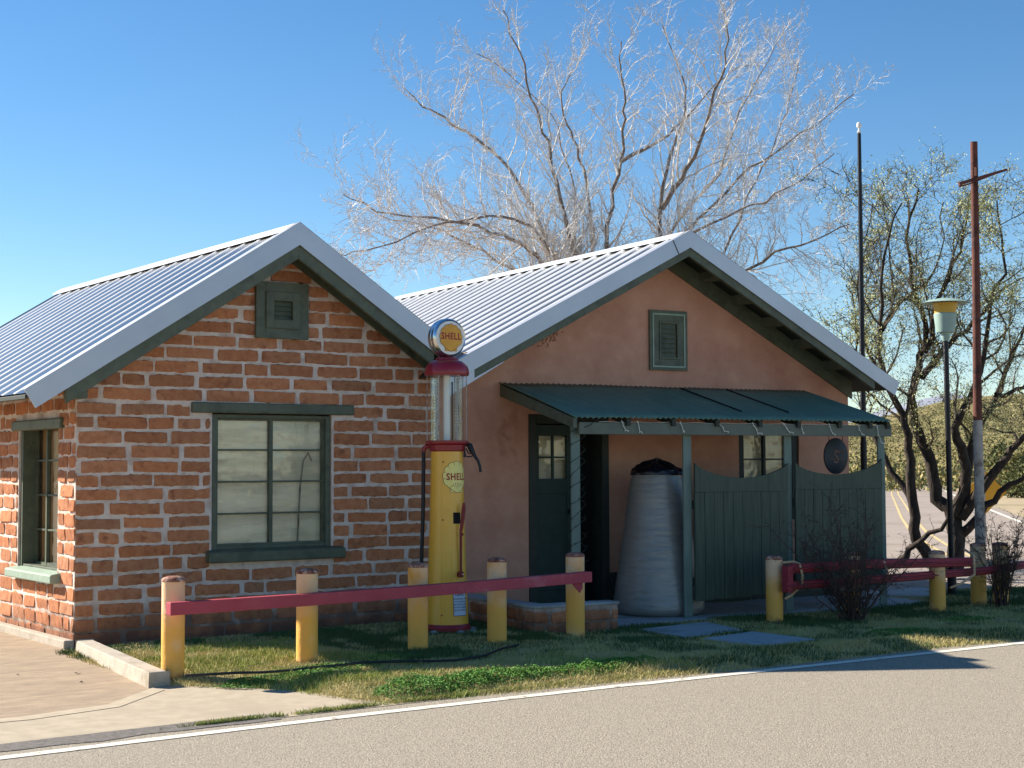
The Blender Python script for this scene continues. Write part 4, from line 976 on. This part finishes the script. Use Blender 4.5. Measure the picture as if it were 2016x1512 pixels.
b = MB(); b.tube([(2.27,.0955,.80),(2.285,.0955,1.1),(2.30,.0955,1.4),(2.335,.0955,1.66),(2.39,.0955,1.74),(2.43,.0955,1.66)], .008, 8); o = b.build('bent_pipe', M['pole_grey'], smooth=True); tag(o, 'bent grey pipe standing behind the right panes of the large window', 'pipe')
TREE1= [(0.3, [(12.87, 8.45, -0.0), (12.87, 8.44, 0.14), (12.87, 8.43, 0.26)]), (0.13, [(12.36, 8.95, 0.13), (12.24, 8.91, 1.94), (12.13, 8.88, 3.74), (12.06, 8.86, 4.77), (12.02, 8.85, 5.29), (11.88, 9.14, 6.29), (11.65, 9.49, 7.11), (11.31, 9.94, 7.74), (10.84, 10.48, 8.24), (10.45, 10.98, 8.64), (10.21, 11.37, 9.04)]), (0.12, [(12.51, 8.6, 0.14), (12.42, 8.54, 1.98), (12.33, 8.48, 3.83), (12.28, 8.45, 4.88), (12.25, 8.43, 5.4), (12.05, 8.4, 5.96), (11.76, 8.41, 6.9), (11.52, 8.39, 7.59), (11.28, 8.39, 8.13), (11.0, 8.39, 8.96), (10.76, 8.38, 9.49), (10.57, 8.35, 9.88)]), (0.1, [(12.79, 8.62, 0.13), (12.73, 8.54, 2.0), (12.66, 8.47, 3.87), (12.62, 8.43, 4.94), (12.6, 8.4, 5.48), (12.65, 8.49, 6.27), (12.65, 8.61, 7.03), (12.56, 8.81, 7.7), (12.52, 8.99, 8.17), (12.47, 9.16, 8.7), (12.67, 9.17, 9.13), (12.98, 9.09, 9.67)]), (0.12, [(12.8, 8.34, 0.14), (12.75, 8.25, 2.02), (12.7, 8.17, 3.89), (12.67, 8.12, 4.96), (12.66, 8.09, 5.49), (12.58, 7.84, 6.42), (12.59, 7.54, 7.19), (12.5, 7.32, 7.76), (12.38, 7.13, 8.22), (12.16, 7.0, 8.82), (12.06, 6.8, 9.18)]), (0.12, [(13.54, 8.04, 0.13), (13.56, 7.9, 2.1), (13.58, 7.75, 4.07), (13.59, 7.67, 5.19), (13.59, 7.63, 5.75), (13.64, 7.67, 6.5), (13.84, 7.59, 7.44), (14.08, 7.49, 8.14), (14.17, 7.51, 8.8), (14.02, 7.7, 9.47), (13.91, 7.86, 10.09)]), (0.09, [(13.45, 7.42, 6.39), (13.55, 6.99, 6.92), (13.59, 6.6, 7.33), (13.61, 6.21, 8.16), (13.6, 5.85, 8.79), (13.47, 5.57, 9.4), (13.2, 5.41, 9.64)]), (0.1, [(13.68, 8.09, 0.12), (13.7, 7.94, 2.1), (13.73, 7.79, 4.08), (13.74, 7.71, 5.21), (13.75, 7.67, 5.77), (14.37, 7.62, 6.56), (15.04, 7.54, 7.27), (15.58, 7.51, 8.55), (16.14, 7.5, 9.29), (16.71, 7.48, 10.21)]), (0.1, [(13.64, 7.82, 0.14), (13.68, 7.66, 2.11), (13.71, 7.51, 4.09), (13.74, 7.42, 5.22), (13.75, 7.37, 5.78), (14.01, 7.01, 6.2), (14.53, 6.44, 6.94), (14.97, 5.95, 7.43), (15.45, 5.43, 7.88), (15.92, 4.91, 8.41)]), (0.12, [(13.79, 7.51, 0.14), (13.87, 7.35, 1.82), (13.95, 7.18, 3.5), (13.99, 7.09, 4.46), (14.01, 7.04, 4.94), (14.25, 6.19, 5.11), (14.38, 5.4, 5.4), (14.53, 4.61, 5.55), (14.61, 3.85, 5.77)]), (0.13, [(12.17, 8.75, 0.15), (12.05, 8.72, 1.92), (11.93, 8.69, 3.69), (11.86, 8.68, 4.7), (11.83, 8.67, 5.2), (11.46, 8.65, 5.51), (11.05, 8.65, 5.76), (10.54, 8.75, 5.9), (9.77, 9.02, 6.08), (9.16, 9.19, 6.09), (8.49, 9.4, 6.19), (7.89, 9.54, 6.43)]), (0.11, [(12.13, 9.12, 0.14), (11.98, 9.11, 1.87), (11.84, 9.09, 3.61), (11.76, 9.09, 4.6), (11.71, 9.08, 5.09), (11.61, 9.44, 5.32), (11.42, 9.85, 5.6), (10.86, 10.52, 6.08), (10.49, 11.06, 6.32), (9.99, 11.69, 6.52)]), (0.1, [(12.23, 8.6, 0.15), (12.12, 8.56, 1.93), (12.02, 8.52, 3.71), (11.96, 8.49, 4.73), (11.93, 8.48, 5.24), (11.51, 8.33, 5.67), (11.07, 8.2, 5.94), (10.42, 8.24, 6.08), (9.63, 8.38, 5.98), (8.79, 8.58, 5.7), (7.9, 8.82, 5.34), (7.41, 8.75, 5.25)]), (0.08, [(14.33, 7.68, 0.12), (14.43, 7.48, 1.95), (14.53, 7.29, 3.77), (14.59, 7.18, 4.81), (14.62, 7.12, 5.34), (15.22, 7.17, 6.33), (15.75, 7.28, 7.15), (16.37, 7.32, 8.0), (16.92, 7.41, 8.97), (17.34, 7.59, 9.86)]), (0.07, [(12.7, 8.85, 0.13), (12.61, 8.8, 1.99), (12.53, 8.74, 3.85), (12.48, 8.7, 4.91), (12.45, 8.69, 5.45), (12.65, 8.98, 6.34), (12.85, 9.27, 7.16), (12.87, 9.7, 7.89), (12.97, 10.08, 8.6), (12.59, 10.78, 9.42), (12.16, 11.54, 10.11)]), (0.09, [(13.62, 7.59, 0.15), (13.67, 7.42, 2.13), (13.72, 7.25, 4.1), (13.75, 7.16, 5.24), (13.77, 7.11, 5.8), (13.68, 6.52, 5.96), (13.85, 5.75, 6.19), (13.99, 5.0, 6.37), (14.14, 4.22, 6.71), (14.0, 3.68, 6.87)]), (0.07, [(12.98, 8.01, 7.31), (13.42, 7.93, 7.59), (13.94, 7.78, 7.93), (14.46, 7.62, 8.42), (15.07, 7.39, 9.16), (15.61, 7.24, 9.41)])]
TREE2= [(0.17, [(12.85, 0.59, 0.06), (12.89, 0.59, 0.56), (12.9, 0.63, 0.91), (12.78, 0.76, 1.09), (12.72, 0.83, 1.56), (12.63, 0.93, 1.92), (12.57, 1.01, 2.28), (12.58, 1.04, 2.72), (12.72, 0.98, 3.16), (12.79, 0.96, 3.6), (12.68, 1.06, 4.19), (12.64, 1.1, 4.86), (12.79, 1.01, 5.6)]), (0.13, [(12.85, 0.59, 0.2), (12.5, 0.73, 0.32), (12.25, 0.78, 0.71), (12.14, 0.72, 1.28), (12.03, 0.66, 1.84), (11.87, 0.65, 2.26), (11.66, 0.68, 2.68), (11.47, 0.69, 3.09), (11.42, 0.58, 3.78), (11.37, 0.47, 4.46), (11.45, 0.27, 5.14)]), (0.07, [(12.35, 0.88, 1.06), (12.25, 1.13, 1.49), (12.2, 1.35, 1.85), (12.17, 1.55, 2.22), (12.25, 1.66, 2.74), (12.29, 1.78, 3.57), (12.28, 1.95, 4.25)]), (0.12, [(12.85, 0.54, 0.92), (12.87, 0.34, 1.42), (12.68, 0.29, 1.84), (12.5, 0.25, 2.11), (12.56, 0.02, 2.54), (12.58, -0.18, 3.08), (12.54, -0.35, 3.76), (12.59, -0.58, 4.44), (12.35, -0.61, 5.1)]), (0.13, [(12.89, 0.51, 0.84), (12.92, 0.17, 1.24), (12.99, -0.21, 1.7), (12.99, -0.52, 1.97), (13.18, -0.98, 2.37), (13.29, -1.39, 3.04)]), (0.1, [(12.93, 0.5, 0.63), (13.0, 0.15, 0.99), (13.09, -0.21, 1.31), (13.12, -0.52, 1.49), (13.42, -1.03, 1.69)]), (0.09, [(12.91, 0.46, 1.34), (13.2, 0.41, 2.06), (13.53, 0.34, 2.57), (13.82, 0.29, 3.09), (14.12, 0.24, 3.61), (14.48, 0.13, 4.37)]), (0.07, [(12.41, 0.73, 2.85), (12.8, 0.72, 3.15), (13.28, 0.65, 3.53), (13.76, 0.57, 3.92), (14.2, 0.54, 4.24), (14.7, 0.46, 4.42)]), (0.06, [(12.41, 0.7, 3.2), (12.4, 0.48, 3.83), (12.5, 0.19, 4.38), (12.47, -0.01, 4.92), (12.39, -0.17, 5.38)]), (0.08, [(12.22, 1.03, 0.19), (12.14, 0.76, 0.45), (12.26, 0.35, 0.72), (12.25, 0.03, 1.11), (12.12, -0.2, 1.36)]), (0.05, [(11.92, 1.03, 3.49), (12.41, 1.12, 3.89), (13.0, 1.14, 4.22), (13.47, 1.23, 4.71), (13.75, 1.44, 5.53)]), (0.05, [(13.26, 0.14, 2.56), (13.89, 0.09, 2.71), (14.52, 0.02, 3.17), (15.03, 0.01, 3.94)]), (0.05, [(11.97, 1.04, 2.85), (11.84, 1.2, 3.21), (11.76, 1.3, 3.87), (11.86, 1.28, 4.59), (12.02, 1.21, 5.33)])]
# ================================================================ TREES
def perp(d, rr):
    v = Vector((rr.gauss(0,1), rr.gauss(0,1), rr.gauss(0,1))); v -= d*v.dot(d); return v.normalized()
def smooth_line(P, k=3):
    P = [Vector(p) for p in P]; out = []
    for i in range(len(P)-1):
        p0 = P[max(i-1,0)]; p1 = P[i]; p2 = P[i+1]; p3 = P[min(i+2,len(P)-1)]
        for j in range(k):
            t = j/k; out.append(.5*((2*p1)+(p2-p0)*t+(2*p0-5*p1+4*p2-p3)*t*t+(3*p1-p0-3*p2+p3)*t**3))
    out.append(P[-1]); return out
def chain(start, d, L, r, rr, seg, curl, lift, b, n):
    p = start.copy(); pts = [p.copy()]; d = d.normalized(); dirs = [d.copy()]
    for i in range(seg):
        d = (d + Vector((rr.gauss(0,curl), rr.gauss(0,curl), rr.gauss(0,curl)+lift))).normalized()
        p = p + d*(L/seg); pts.append(p.copy()); dirs.append(d.copy())
    b.tube(pts, [r*(1-.75*i/seg) for i in range(seg+1)], n, cap=False)
    return pts, dirs
def grow_tree(limbs, rr, bt, br, p1, leafcb=None):
    for (r0, P) in limbs:
        L = smooth_line(P, 3); n = len(L); rad = [max(.010, r0*(1-.90*(i/(n-1))**.8)) for i in range(n)]
        L = [q+Vector((rr.gauss(0,.02),rr.gauss(0,.02),rr.gauss(0,.02))) for q in L]
        bt.tube(L, rad, 8, cap=False)
        tot = sum((L[i+1]-L[i]).length for i in range(n-1)); acc = 0
        for i in range(1, n-1):
            sl2 = (L[i+1]-L[i]).length; acc += sl2; f = acc/tot
            d = (L[i+1]-L[i-1]).normalized()
            cnt = p1['dens']*sl2
            if L[i].z < p1['zmin']: continue
            for _ in range(int(cnt)+(rr.random() < cnt-int(cnt))):
                q = L[i].lerp(L[i+1], rr.random())
                dd = (d*rr.uniform(.3,1.0) + perp(d, rr)*rr.uniform(.5,1.1) + Vector((0,0,p1['up']))).normalized()
                LL = p1['len']*(1-.45*f)*rr.uniform(.4,1.1)
                pts, dirs = chain(q, dd, LL, min(rad[i]*.5, .012+.012*LL), rr, 6, p1['curl'], p1['lift'], br, 4)
                for k in range(1, 7):
                    for _2 in range(p1['n2']):
                        if rr.random() < .12: continue
                        d2 = (dirs[k]*rr.uniform(.4,1) + perp(dirs[k], rr)*rr.uniform(.4,1.) + Vector((0,0,p1['up']*.6))).normalized()
                        L2 = LL*.42*rr.uniform(.4,1.1)
                        pt2, dr2 = chain(pts[k], d2, L2, .0055, rr, 4, p1['curl']*1.3, p1['lift']*1.2, br, 3)
                        for k2 in range(1, 5):
                            for _3 in range(p1['n3']):
                                if rr.random() < .2: continue
                                d3 = (dr2[k2]*rr.uniform(.4,1) + perp(dr2[k2], rr)*rr.uniform(.5,1.)).normalized()
                                L3 = L2*.5*rr.uniform(.3,1.1)
                                pt3, _d = chain(pt2[k2], d3, L3, p1['tw'], rr, 2, p1['curl']*1.5, p1['lift'], br, 3)
                                if leafcb: leafcb(pt3, rr)
rr = random.Random(21)
tr = empty('bare_tree', (12.4,7.9,0)); tag(tr, 'large leafless many stemmed tree rising behind the pink building', 'tree')
def rel(limbs, o): return [(r, [(x-o[0], y-o[1], z-o[2]) for x,y,z in P]) for r,P in limbs]
T1 = [(r*.62, [(x*.975,y*.975,z*.975) for x,y,z in P]) for r,P in rel(TREE1, (12.4,7.9,0))]; bt = MB(); br = MB()
bt.tube([Vector(p) for p in T1[0][1]], [.42,.36,.30], 12)
grow_tree(T1[1:], rr, bt, br, dict(dens=5.4, len=1.9, curl=.15, lift=.06, up=.30, n2=2, n3=2, tw=.0033, zmin=3.2))
grow_tree([T1[1:][k] for k in (9,10,11,8)], rr, MB(), br, dict(dens=5.0, len=2.3, curl=.2, lift=-.02, up=.12, n2=2, n3=2, tw=.0033, zmin=3.2))
bt.build('trunk', M['bark'], tr, smooth=True, angle=180); br.build('branches', M['twig'], tr)
print('tree1 faces', len(br.f))
rr = random.Random(33)
tr = empty('mesquite_tree', (13.5,1.1,0)); tag(tr, 'dark barked mesquite tree with sparse olive leaves at the right of the porch', 'tree')
T2 = [(r*.78,P) for r,P in rel(TREE2, (13.5,1.1,0))]; bt = MB(); br = MB(); lf = MB()
def leaves(pt, rr):
    c = pt[-1]; wz = tr.location
    dn = .50+1.2*nz((c.x)*.9, (c.z)*.9, c.y*.9)
    if c.z < 1.9: dn *= .35
    if rr.random() > dn*.9: return
    for _ in range(8):
        q = pt[rr.choice((1,2))] + Vector((rr.gauss(0,.05), rr.gauss(0,.05), rr.gauss(0,.05)))
        a = Vector((rr.gauss(0,1), rr.gauss(0,1), rr.gauss(0,1)-.6)).normalized()*rr.uniform(.018,.048); s_ = perp(a.normalized(), rr)*rr.uniform(.005,.010)
        lf.add([q, q+a*.5+s_, q+a, q+a*.5-s_], [(0,1,2,3)])
grow_tree(T2, rr, bt, br, dict(dens=4.6, len=1.7, curl=.24, lift=.03, up=.22, n2=2, n3=2, tw=.0030, zmin=1.7), leaves)
bt.build('trunk', M['dbark'], tr, smooth=True, angle=180); br.build('branches', M['dtwig'], tr); lf.build('leaves', M['mleaf'], tr)
print('tree2 faces', len(br.f), len(lf.f))
# ---- shrubs by the right-hand barrier
def shrub(name, x, y, h, spread, nst, label, seed, leafy=.5):
    rr = random.Random(seed); o = empty(name, (x,y,0)); tag(o, label, 'shrub'); b = MB(); l = MB()
    for i in range(nst):
        a = rr.uniform(0, 2*math.pi); t_ = rr.uniform(.05,.6)*spread/h
        d = Vector((math.cos(a)*t_*1.4, math.sin(a)*t_, 1)).normalized(); L = h*rr.uniform(.55,1.1)
        pts, dirs = chain(Vector((rr.gauss(0,.05), rr.gauss(0,.05), .0)), d, L, .008, rr, 7, .10, .0, b, 4)
        for k in range(2,8):
            for _ in range(3):
                d2 = (dirs[k]*.7+perp(dirs[k], rr)*.7).normalized(); p2, r2 = chain(pts[k], d2, L*.22*rr.uniform(.4,1.2), .003, rr, 4, .25, 0, b, 3)
                for q in p2[1:]:
                    d3 = perp(Vector((0,0,1)), rr); chain(q, (d3+Vector((0,0,.5))), .05*rr.uniform(.5,1.3), .0018, rr, 2, .2, 0, b, 3)
                    if rr.random() < leafy:
                        aa = perp(d2, rr)*rr.uniform(.012,.026); s_ = perp(aa.normalized(), rr)*.006; l.add([q, q+aa*.5+s_, q+aa, q+aa*.5-s_], [(0,1,2,3)])
    b.build('stems', M['shrubtwig'], o)
    if l.v: l.build('leaves', M['shrubleaf'], o)
shrub('shrub', 7.02,-2.80, 1.2, 1.8, 42, 'dense twiggy shrub tangled over the red rails before the porch screen', 3, .9)
shrub('shrub', 9.42,-2.75, 1.05, .42, 22, 'sparse leafy shrub grown round the stumpy posts at the right edge', 5, 1.2)
# ---- desert bushes beyond
def bush_mesh(rr, w_, h):
    b = MB()
    for i in range(1500):
        a = rr.uniform(0,2*math.pi); u = rr.random()**.5; z = rr.random()
        rr_ = w_*u*math.sin(math.pi*(.18+.75*z))*(.75+.5*nz(math.cos(a)*1.3, math.sin(a)*1.3, z*3+w_))
        p = Vector((rr_*math.cos(a), rr_*math.sin(a), h*(.02+.95*z)*(1-.25*u)))
        d = Vector((rr.gauss(0,1),rr.gauss(0,1),rr.gauss(0,1)+.4)).normalized()*rr.uniform(.05,.14)*h; s_ = perp(d.normalized(), rr)*rr.uniform(.008,.022)*h
        b.add([p, p+d*.5+s_, p+d, p+d*.5-s_], [(0,1,2,3)])
    return b
rr = random.Random(8)
M['bush_a'] = mat('bush_olive', '6f6c42', '86804f', rough=.95, scale=.8, spec=.1); M['bush_b'] = mat('bush_dry', '96885c', 'a8996c', rough=.95, scale=.8, spec=.1); M['bush_c'] = mat('bush_grey', '5d6140', '6d704b', rough=.95, scale=.8, spec=.1)
protos = []
for k, mt in enumerate(('bush_a','bush_b','bush_c')):
    bm_ = bush_mesh(rr, 1.15, 1.6); protos.append(bm_.v)
placed = []
for i in range(400):
    ang = math.radians(rr.uniform(47,66)); d = 26+150*rr.random()**1.4
    x, y = -4.8+d*math.sin(ang), -13.5+d*math.cos(ang)
    # keep the second road clear
    best = 1e9
    for j in range(len(cl)-1):
        a = Vector(cl[j]); c_ = Vector(cl[j+1]); t_ = max(0,min(1,(Vector((x,y))-a).dot(c_-a)/(c_-a).length_squared)); best = min(best, (a.lerp(c_,t_)-Vector((x,y))).length)
    if best < 5.0+d*.01: continue
    if y < 1.5 and d < 40: continue
    placed.append((x,y,d))
placed.sort(key=lambda q: q[2])
b = MB()
for i,(x,y,d) in enumerate(placed[:120]):
    s = rr.uniform(.6,1.25)*(1+d*.006); k = rr.randrange(3); ar = rr.uniform(0,6.28); ca, sa = math.cos(ar)*s*1.2, math.sin(ar)*s*1.2; hz_ = s*rr.uniform(.7,1.1)
    b.add([(x+vx*ca-vy*sa, y+vx*sa+vy*ca, -.02+vz*hz_) for vx,vy,vz in protos[k]], [(4*q,4*q+1,4*q+2,4*q+3) for q in range(len(protos[k])//4)], k)
o = b.build('roadside_scrub', [M['bush_a'],M['bush_b'],M['bush_c']]); tag(o, 'loose olive and straw desert scrub on the flat beyond the far road', 'scrub', kind='stuff')
# the far scrub that reads as one mass on the slope
b = MB()
def hz(a, d):
    if d < 130: return -.02
    t = (d-130)/290; return -.5+h1(a, t)
for i in range(6500):
    a = math.radians(rr.uniform(40,70)); d = 95+290*rr.random()**1.2
    p = Vector((-4.8+d*math.sin(a), -13.5+d*math.cos(a), hz(a, d)))
    s = rr.uniform(.5,1.2)
    for _ in range(16):
        q = p+Vector((rr.gauss(0,.7*s), rr.gauss(0,.7*s), abs(rr.gauss(0,.7*s)))); dv = Vector((rr.gauss(0,1),rr.gauss(0,1),rr.gauss(0,1))).normalized()*s*.32; s_ = perp(dv.normalized(), rr)*s*.12
        b.add([q-dv*.5, q+s_, q+dv*.5, q-s_], [(0,1,2,3)], rr.randrange(3))
o = b.build('hillside_scrub', [M['bush_a'],M['bush_b'],M['bush_c']]); tag(o, 'mass of olive and straw coloured scrub covering the far hillside', 'scrub', kind='stuff')

# ================================================================ GRASS
import bisect
GP = [(-.24,-.30),(-.30,-2.72),(-.10,-3.0),(.15,-3.28),(.33,-3.55),(.42,-4.0),(.55,-4.48),(1.0,-4.56),(2.3,-4.64),(4.4,-4.70),(5.8,-4.66),(7.5,-4.80),(12,-5.1),(13,-4.0),(12.4,-1.4),(11.2,-.95),(10.4,-.6),(9.2,-.4),(8.9,.2),(4.2,-.02),(3.9,-.02)]
def inside(x, y, P):
    c = False; j = len(P)-1
    for i in range(len(P)):
        xi,yi = P[i]; xj,yj = P[j]
        if (yi > y) != (yj > y) and x < (xj-xi)*(y-yi)/(yj-yi)+xi: c = not c
        j = i
    return c
def edged(x, y, P):
    m_ = 9.; j = len(P)-1
    for i in range(len(P)):
        ax,ay = P[j]; bx,by = P[i]; dx,dy = bx-ax,by-ay; t_ = max(0,min(1,((x-ax)*dx+(y-ay)*dy)/(dx*dx+dy*dy))); m_ = min(m_, math.hypot(x-ax-dx*t_, y-ay-dy*t_)); j = i
    return m_
ca_, sa_ = math.cos(B2A), math.sin(B2A)
def loc2(x, y): dx,dy = x-4,y; return dx*ca_+dy*sa_, -dx*sa_+dy*ca_
SL = [[(.93,-2.10),(1.90,-1.88),(1.74,-2.68),(.92,-2.86)], [(.98,-3.05),(1.72,-2.83),(1.80,-3.62),(1.10,-3.78)], [(.93,-1.80),(2.45,-1.56),(5.1,-1.50),(6.9,-.2),(6.9,.3),(5.5,-.01),(.93,-.02)], [(-.12,-1.92),(.85,-1.92),(.85,0),(-.12,0)]]
def turf_z(x, y):
    e = min(1, edged(x, y, GP)/.35)
    lx, ly = loc2(x, y); k = 1.
    if 0 < lx < 6.5 and ly > -4: k = .45 if lx < 5.5 else .6
    if x < 4: k = max(k, min(1, (4.2-x)/1.2))
    return .0 + (.055*k+.014*nz(x*1.1, y*1.4, 5))*e
b = MB(); st_ = .125; X0g,X1g,Y0g,Y1g = -.5,13.25,-5.2,.4; nx_ = int((X1g-X0g)/st_)+1; ny_ = int((Y1g-Y0g)/st_)+1
idx = {}; vs = []; fs = []
def gv(i, j):
    if (i,j) not in idx:
        x, y = X0g+i*st_, Y0g+j*st_; z = turf_z(x,y) if inside(x,y,GP) else -.015
        idx[(i,j)] = len(vs); vs.append((x,y,z))
    return idx[(i,j)]
for i in range(nx_):
    for j in range(ny_):
        if any(inside(X0g+(i+a_)*st_, Y0g+(j+c_)*st_, GP) for a_ in (0,1) for c_ in (0,1)): fs.append((gv(i,j),gv(i+1,j),gv(i+1,j+1),gv(i,j+1)))
b.add(vs, fs); o = b.build('turf_soil', M['soil'], smooth=True, angle=180); tag(o, kind='structure')
rr = random.Random(77); b = MB()
M['g_green'] = mat('grass_green', '7b8c3c', '94a24c', rough=.8, scale=3, spec=.2); M['g_dry'] = mat('grass_dry', 'b5a86c', 'c6b982', rough=.85, scale=3, spec=.2); M['g_dark'] = mat('grass_dark', '4d6138', '5a6f42', rough=.8, scale=3, spec=.2)
def blade(x, y, z, h, w_, mi):
    a = rr.uniform(0, 6.283); lx = rr.gauss(0,.55)*h; ly = rr.gauss(0,.55)*h; cx, sx = math.cos(a)*w_, math.sin(a)*w_
    b.add([(x-cx,y-sx,z-.004),(x+cx,y+sx,z-.004),(x+lx,y+ly,z+h)], [(0,1,2)], mi)
CX, CY = -4.8,-13.5; made = 0
while made < 215000:
    x = rr.uniform(-.3,12.8); y = rr.uniform(-4.9,.2)
    dc_ = math.hypot(x-CX, y-CY)
    if rr.random() > min(1, (12.5/dc_)**2.2): continue
    if not inside(x, y, GP): 
        if rr.random() < .5 or edged(x, y, GP) > .05+.05*nz(x*6,y*6): continue
    if x > 0 and x < 3.8 and y > -.02: continue
    l = loc2(x, y)
    if any(inside(l[0], l[1], s_) and edged(l[0], l[1], s_) > .03*rr.random() for s_ in SL): continue
    e = edged(x, y, GP); g = nz(x*1.3, y*1.3, 1)+.5*nz(x*4, y*4, 2)
    dens = .75+.8*nz(x*2.1, y*2.1, 9)
    if -4.9 < y < -3.6 and 0 < x < 4.2: dens *= .85
    if rr.random() > dens+.25: continue
    if x < 1.6 and y < -1.: mi = 0 if g > -.02 else 1; mi = 1 if rr.random() < .38 else mi
    elif y < -3.3 and x < 3.4: mi = 1 if g < .3 or rr.random() < .5 else 0
    elif y < -3.0: mi = 1 if (g < .05 or rr.random() < .35) else 2
    else: mi = 2 if g > -.1 or rr.random() < .4 else 1
    z = turf_z(x, y) if inside(x, y, GP) else .0
    blade(x, y, z, rr.uniform(.014,.042)*(1.25 if g > .15 else .85), rr.uniform(.0020,.0042)*(dc_/12), mi); made += 1
o = b.build('grass', [M['g_green'],M['g_dry'],M['g_dark']]); tag(o, 'short patchy green and straw coloured grass of the front verge', 'grass', kind='stuff')
# thicker clover clumps along the road
M['clover'] = mat('clover', '4d7a2c', '639036', rough=.7, scale=9, spec=.3)
b = MB()
cl_ = [(.95,-4.28,.30,.16),(1.35,-4.25,.26,.15),(1.7,-4.15,.34,.15),(2.05,-4.20,.26,.12),(2.45,-4.22,.26,.12),(2.75,-4.18,.28,.12),(3.05,-4.14,.2,.10),(1.1,-4.0,.2,.1),(1.62,-2.75,.22,.08),(.7,-3.25,.28,.05),(1.0,-3.0,.3,.05),(.2,-3.15,.22,.05),(8.0,-3.4,.3,.05),(6.6,-3.8,.4,.05)]
cl_ = [c for c in cl_]
for (x0,y0,r,h) in cl_:
    for i in range(int(5200*r*r*6)):
        a = rr.uniform(0,6.283); q = r*math.sqrt(rr.random())*(1+.3*nz(math.cos(a)*2+x0, math.sin(a)*2)); x, y = x0+q*math.cos(a)*1.15, y0+q*math.sin(a)*.75
        hh = h*.55*(1-(q/r)**2)*(.7+.8*nz(x*9, y*9)); 
        z = turf_z(x,y)+max(0,hh)*rr.uniform(.3,1)+.008
        s_ = rr.uniform(.005,.010); n_ = Vector((rr.gauss(0,.5),rr.gauss(0,.5),1)).normalized(); u_ = n_.orthogonal().normalized(); v__ = n_.cross(u_)
        th = rr.uniform(0,6.28); U_ = (u_*math.cos(th)+v__*math.sin(th))*s_; V_ = (v__*math.cos(th)-u_*math.sin(th))*s_*.8; p = Vector((x,y,z))
        b.add([p-U_, p-V_, p+U_, p+V_], [(0,1,2,3)])
o = b.build('clover', M['clover']); tag(o, 'bright green clover patches along the road edge of the verge', 'clover', kind='stuff')
# strip of weeds between apron and asphalt
b = MB()
for i in range(16000):
    x = rr.uniform(-1.1,3.2); y = edge(x)+.27+abs(rr.gauss(0,.05))*(.4+.6*min(1,max(0,(x+1)/2)))
    if nz(x*2.4, 3)+.5*nz(x*9, 1)+rr.gauss(0,.18) < (.02 if x < .6 else -.2): continue
    z = .004; h = rr.uniform(.012,.035); a = rr.uniform(0,6.28); b.add([(x-.003*math.cos(a),y-.003*math.sin(a),z),(x+.003*math.cos(a),y+.003*math.sin(a),z),(x+rr.gauss(0,.5)*h,y+rr.gauss(0,.5)*h,z+h)], [(0,1,2)], 0 if rr.random() < .6 else 1)
o = b.build('edge_weeds', [M['g_green'],M['g_dry']]); tag(o, 'thin line of weeds between the concrete apron and the asphalt', 'weeds', kind='stuff')
# a few dead leaves on the driveway
rr = random.Random(4)
for i,(x,y,lb) in enumerate(((-.98,-1.55,'small dead brown leaf alone on the driveway, farthest from the kerb'),(-.60,-1.75,'larger curled dead leaf on the driveway beside the kerb'),(-.72,-2.25,'dead leaf lying on the driveway towards the yellow post'))):
    b = MB(); s_ = (.022,.036,.02)[i]; a = rr.uniform(0,6)
    b.add([(0,0,.004),(s_*math.cos(a),s_*math.sin(a),.014),(s_*1.8*math.cos(a+.4),s_*1.8*math.sin(a+.4),.004),(s_*math.cos(a+1.1),s_*math.sin(a+1.1),.012)], [(0,1,2,3)])
    o = b.build('dead_leaf', M['dtwig'], loc=(x,y,.002)); tag(o, lb, 'leaf', 'dead leaves on the driveway')
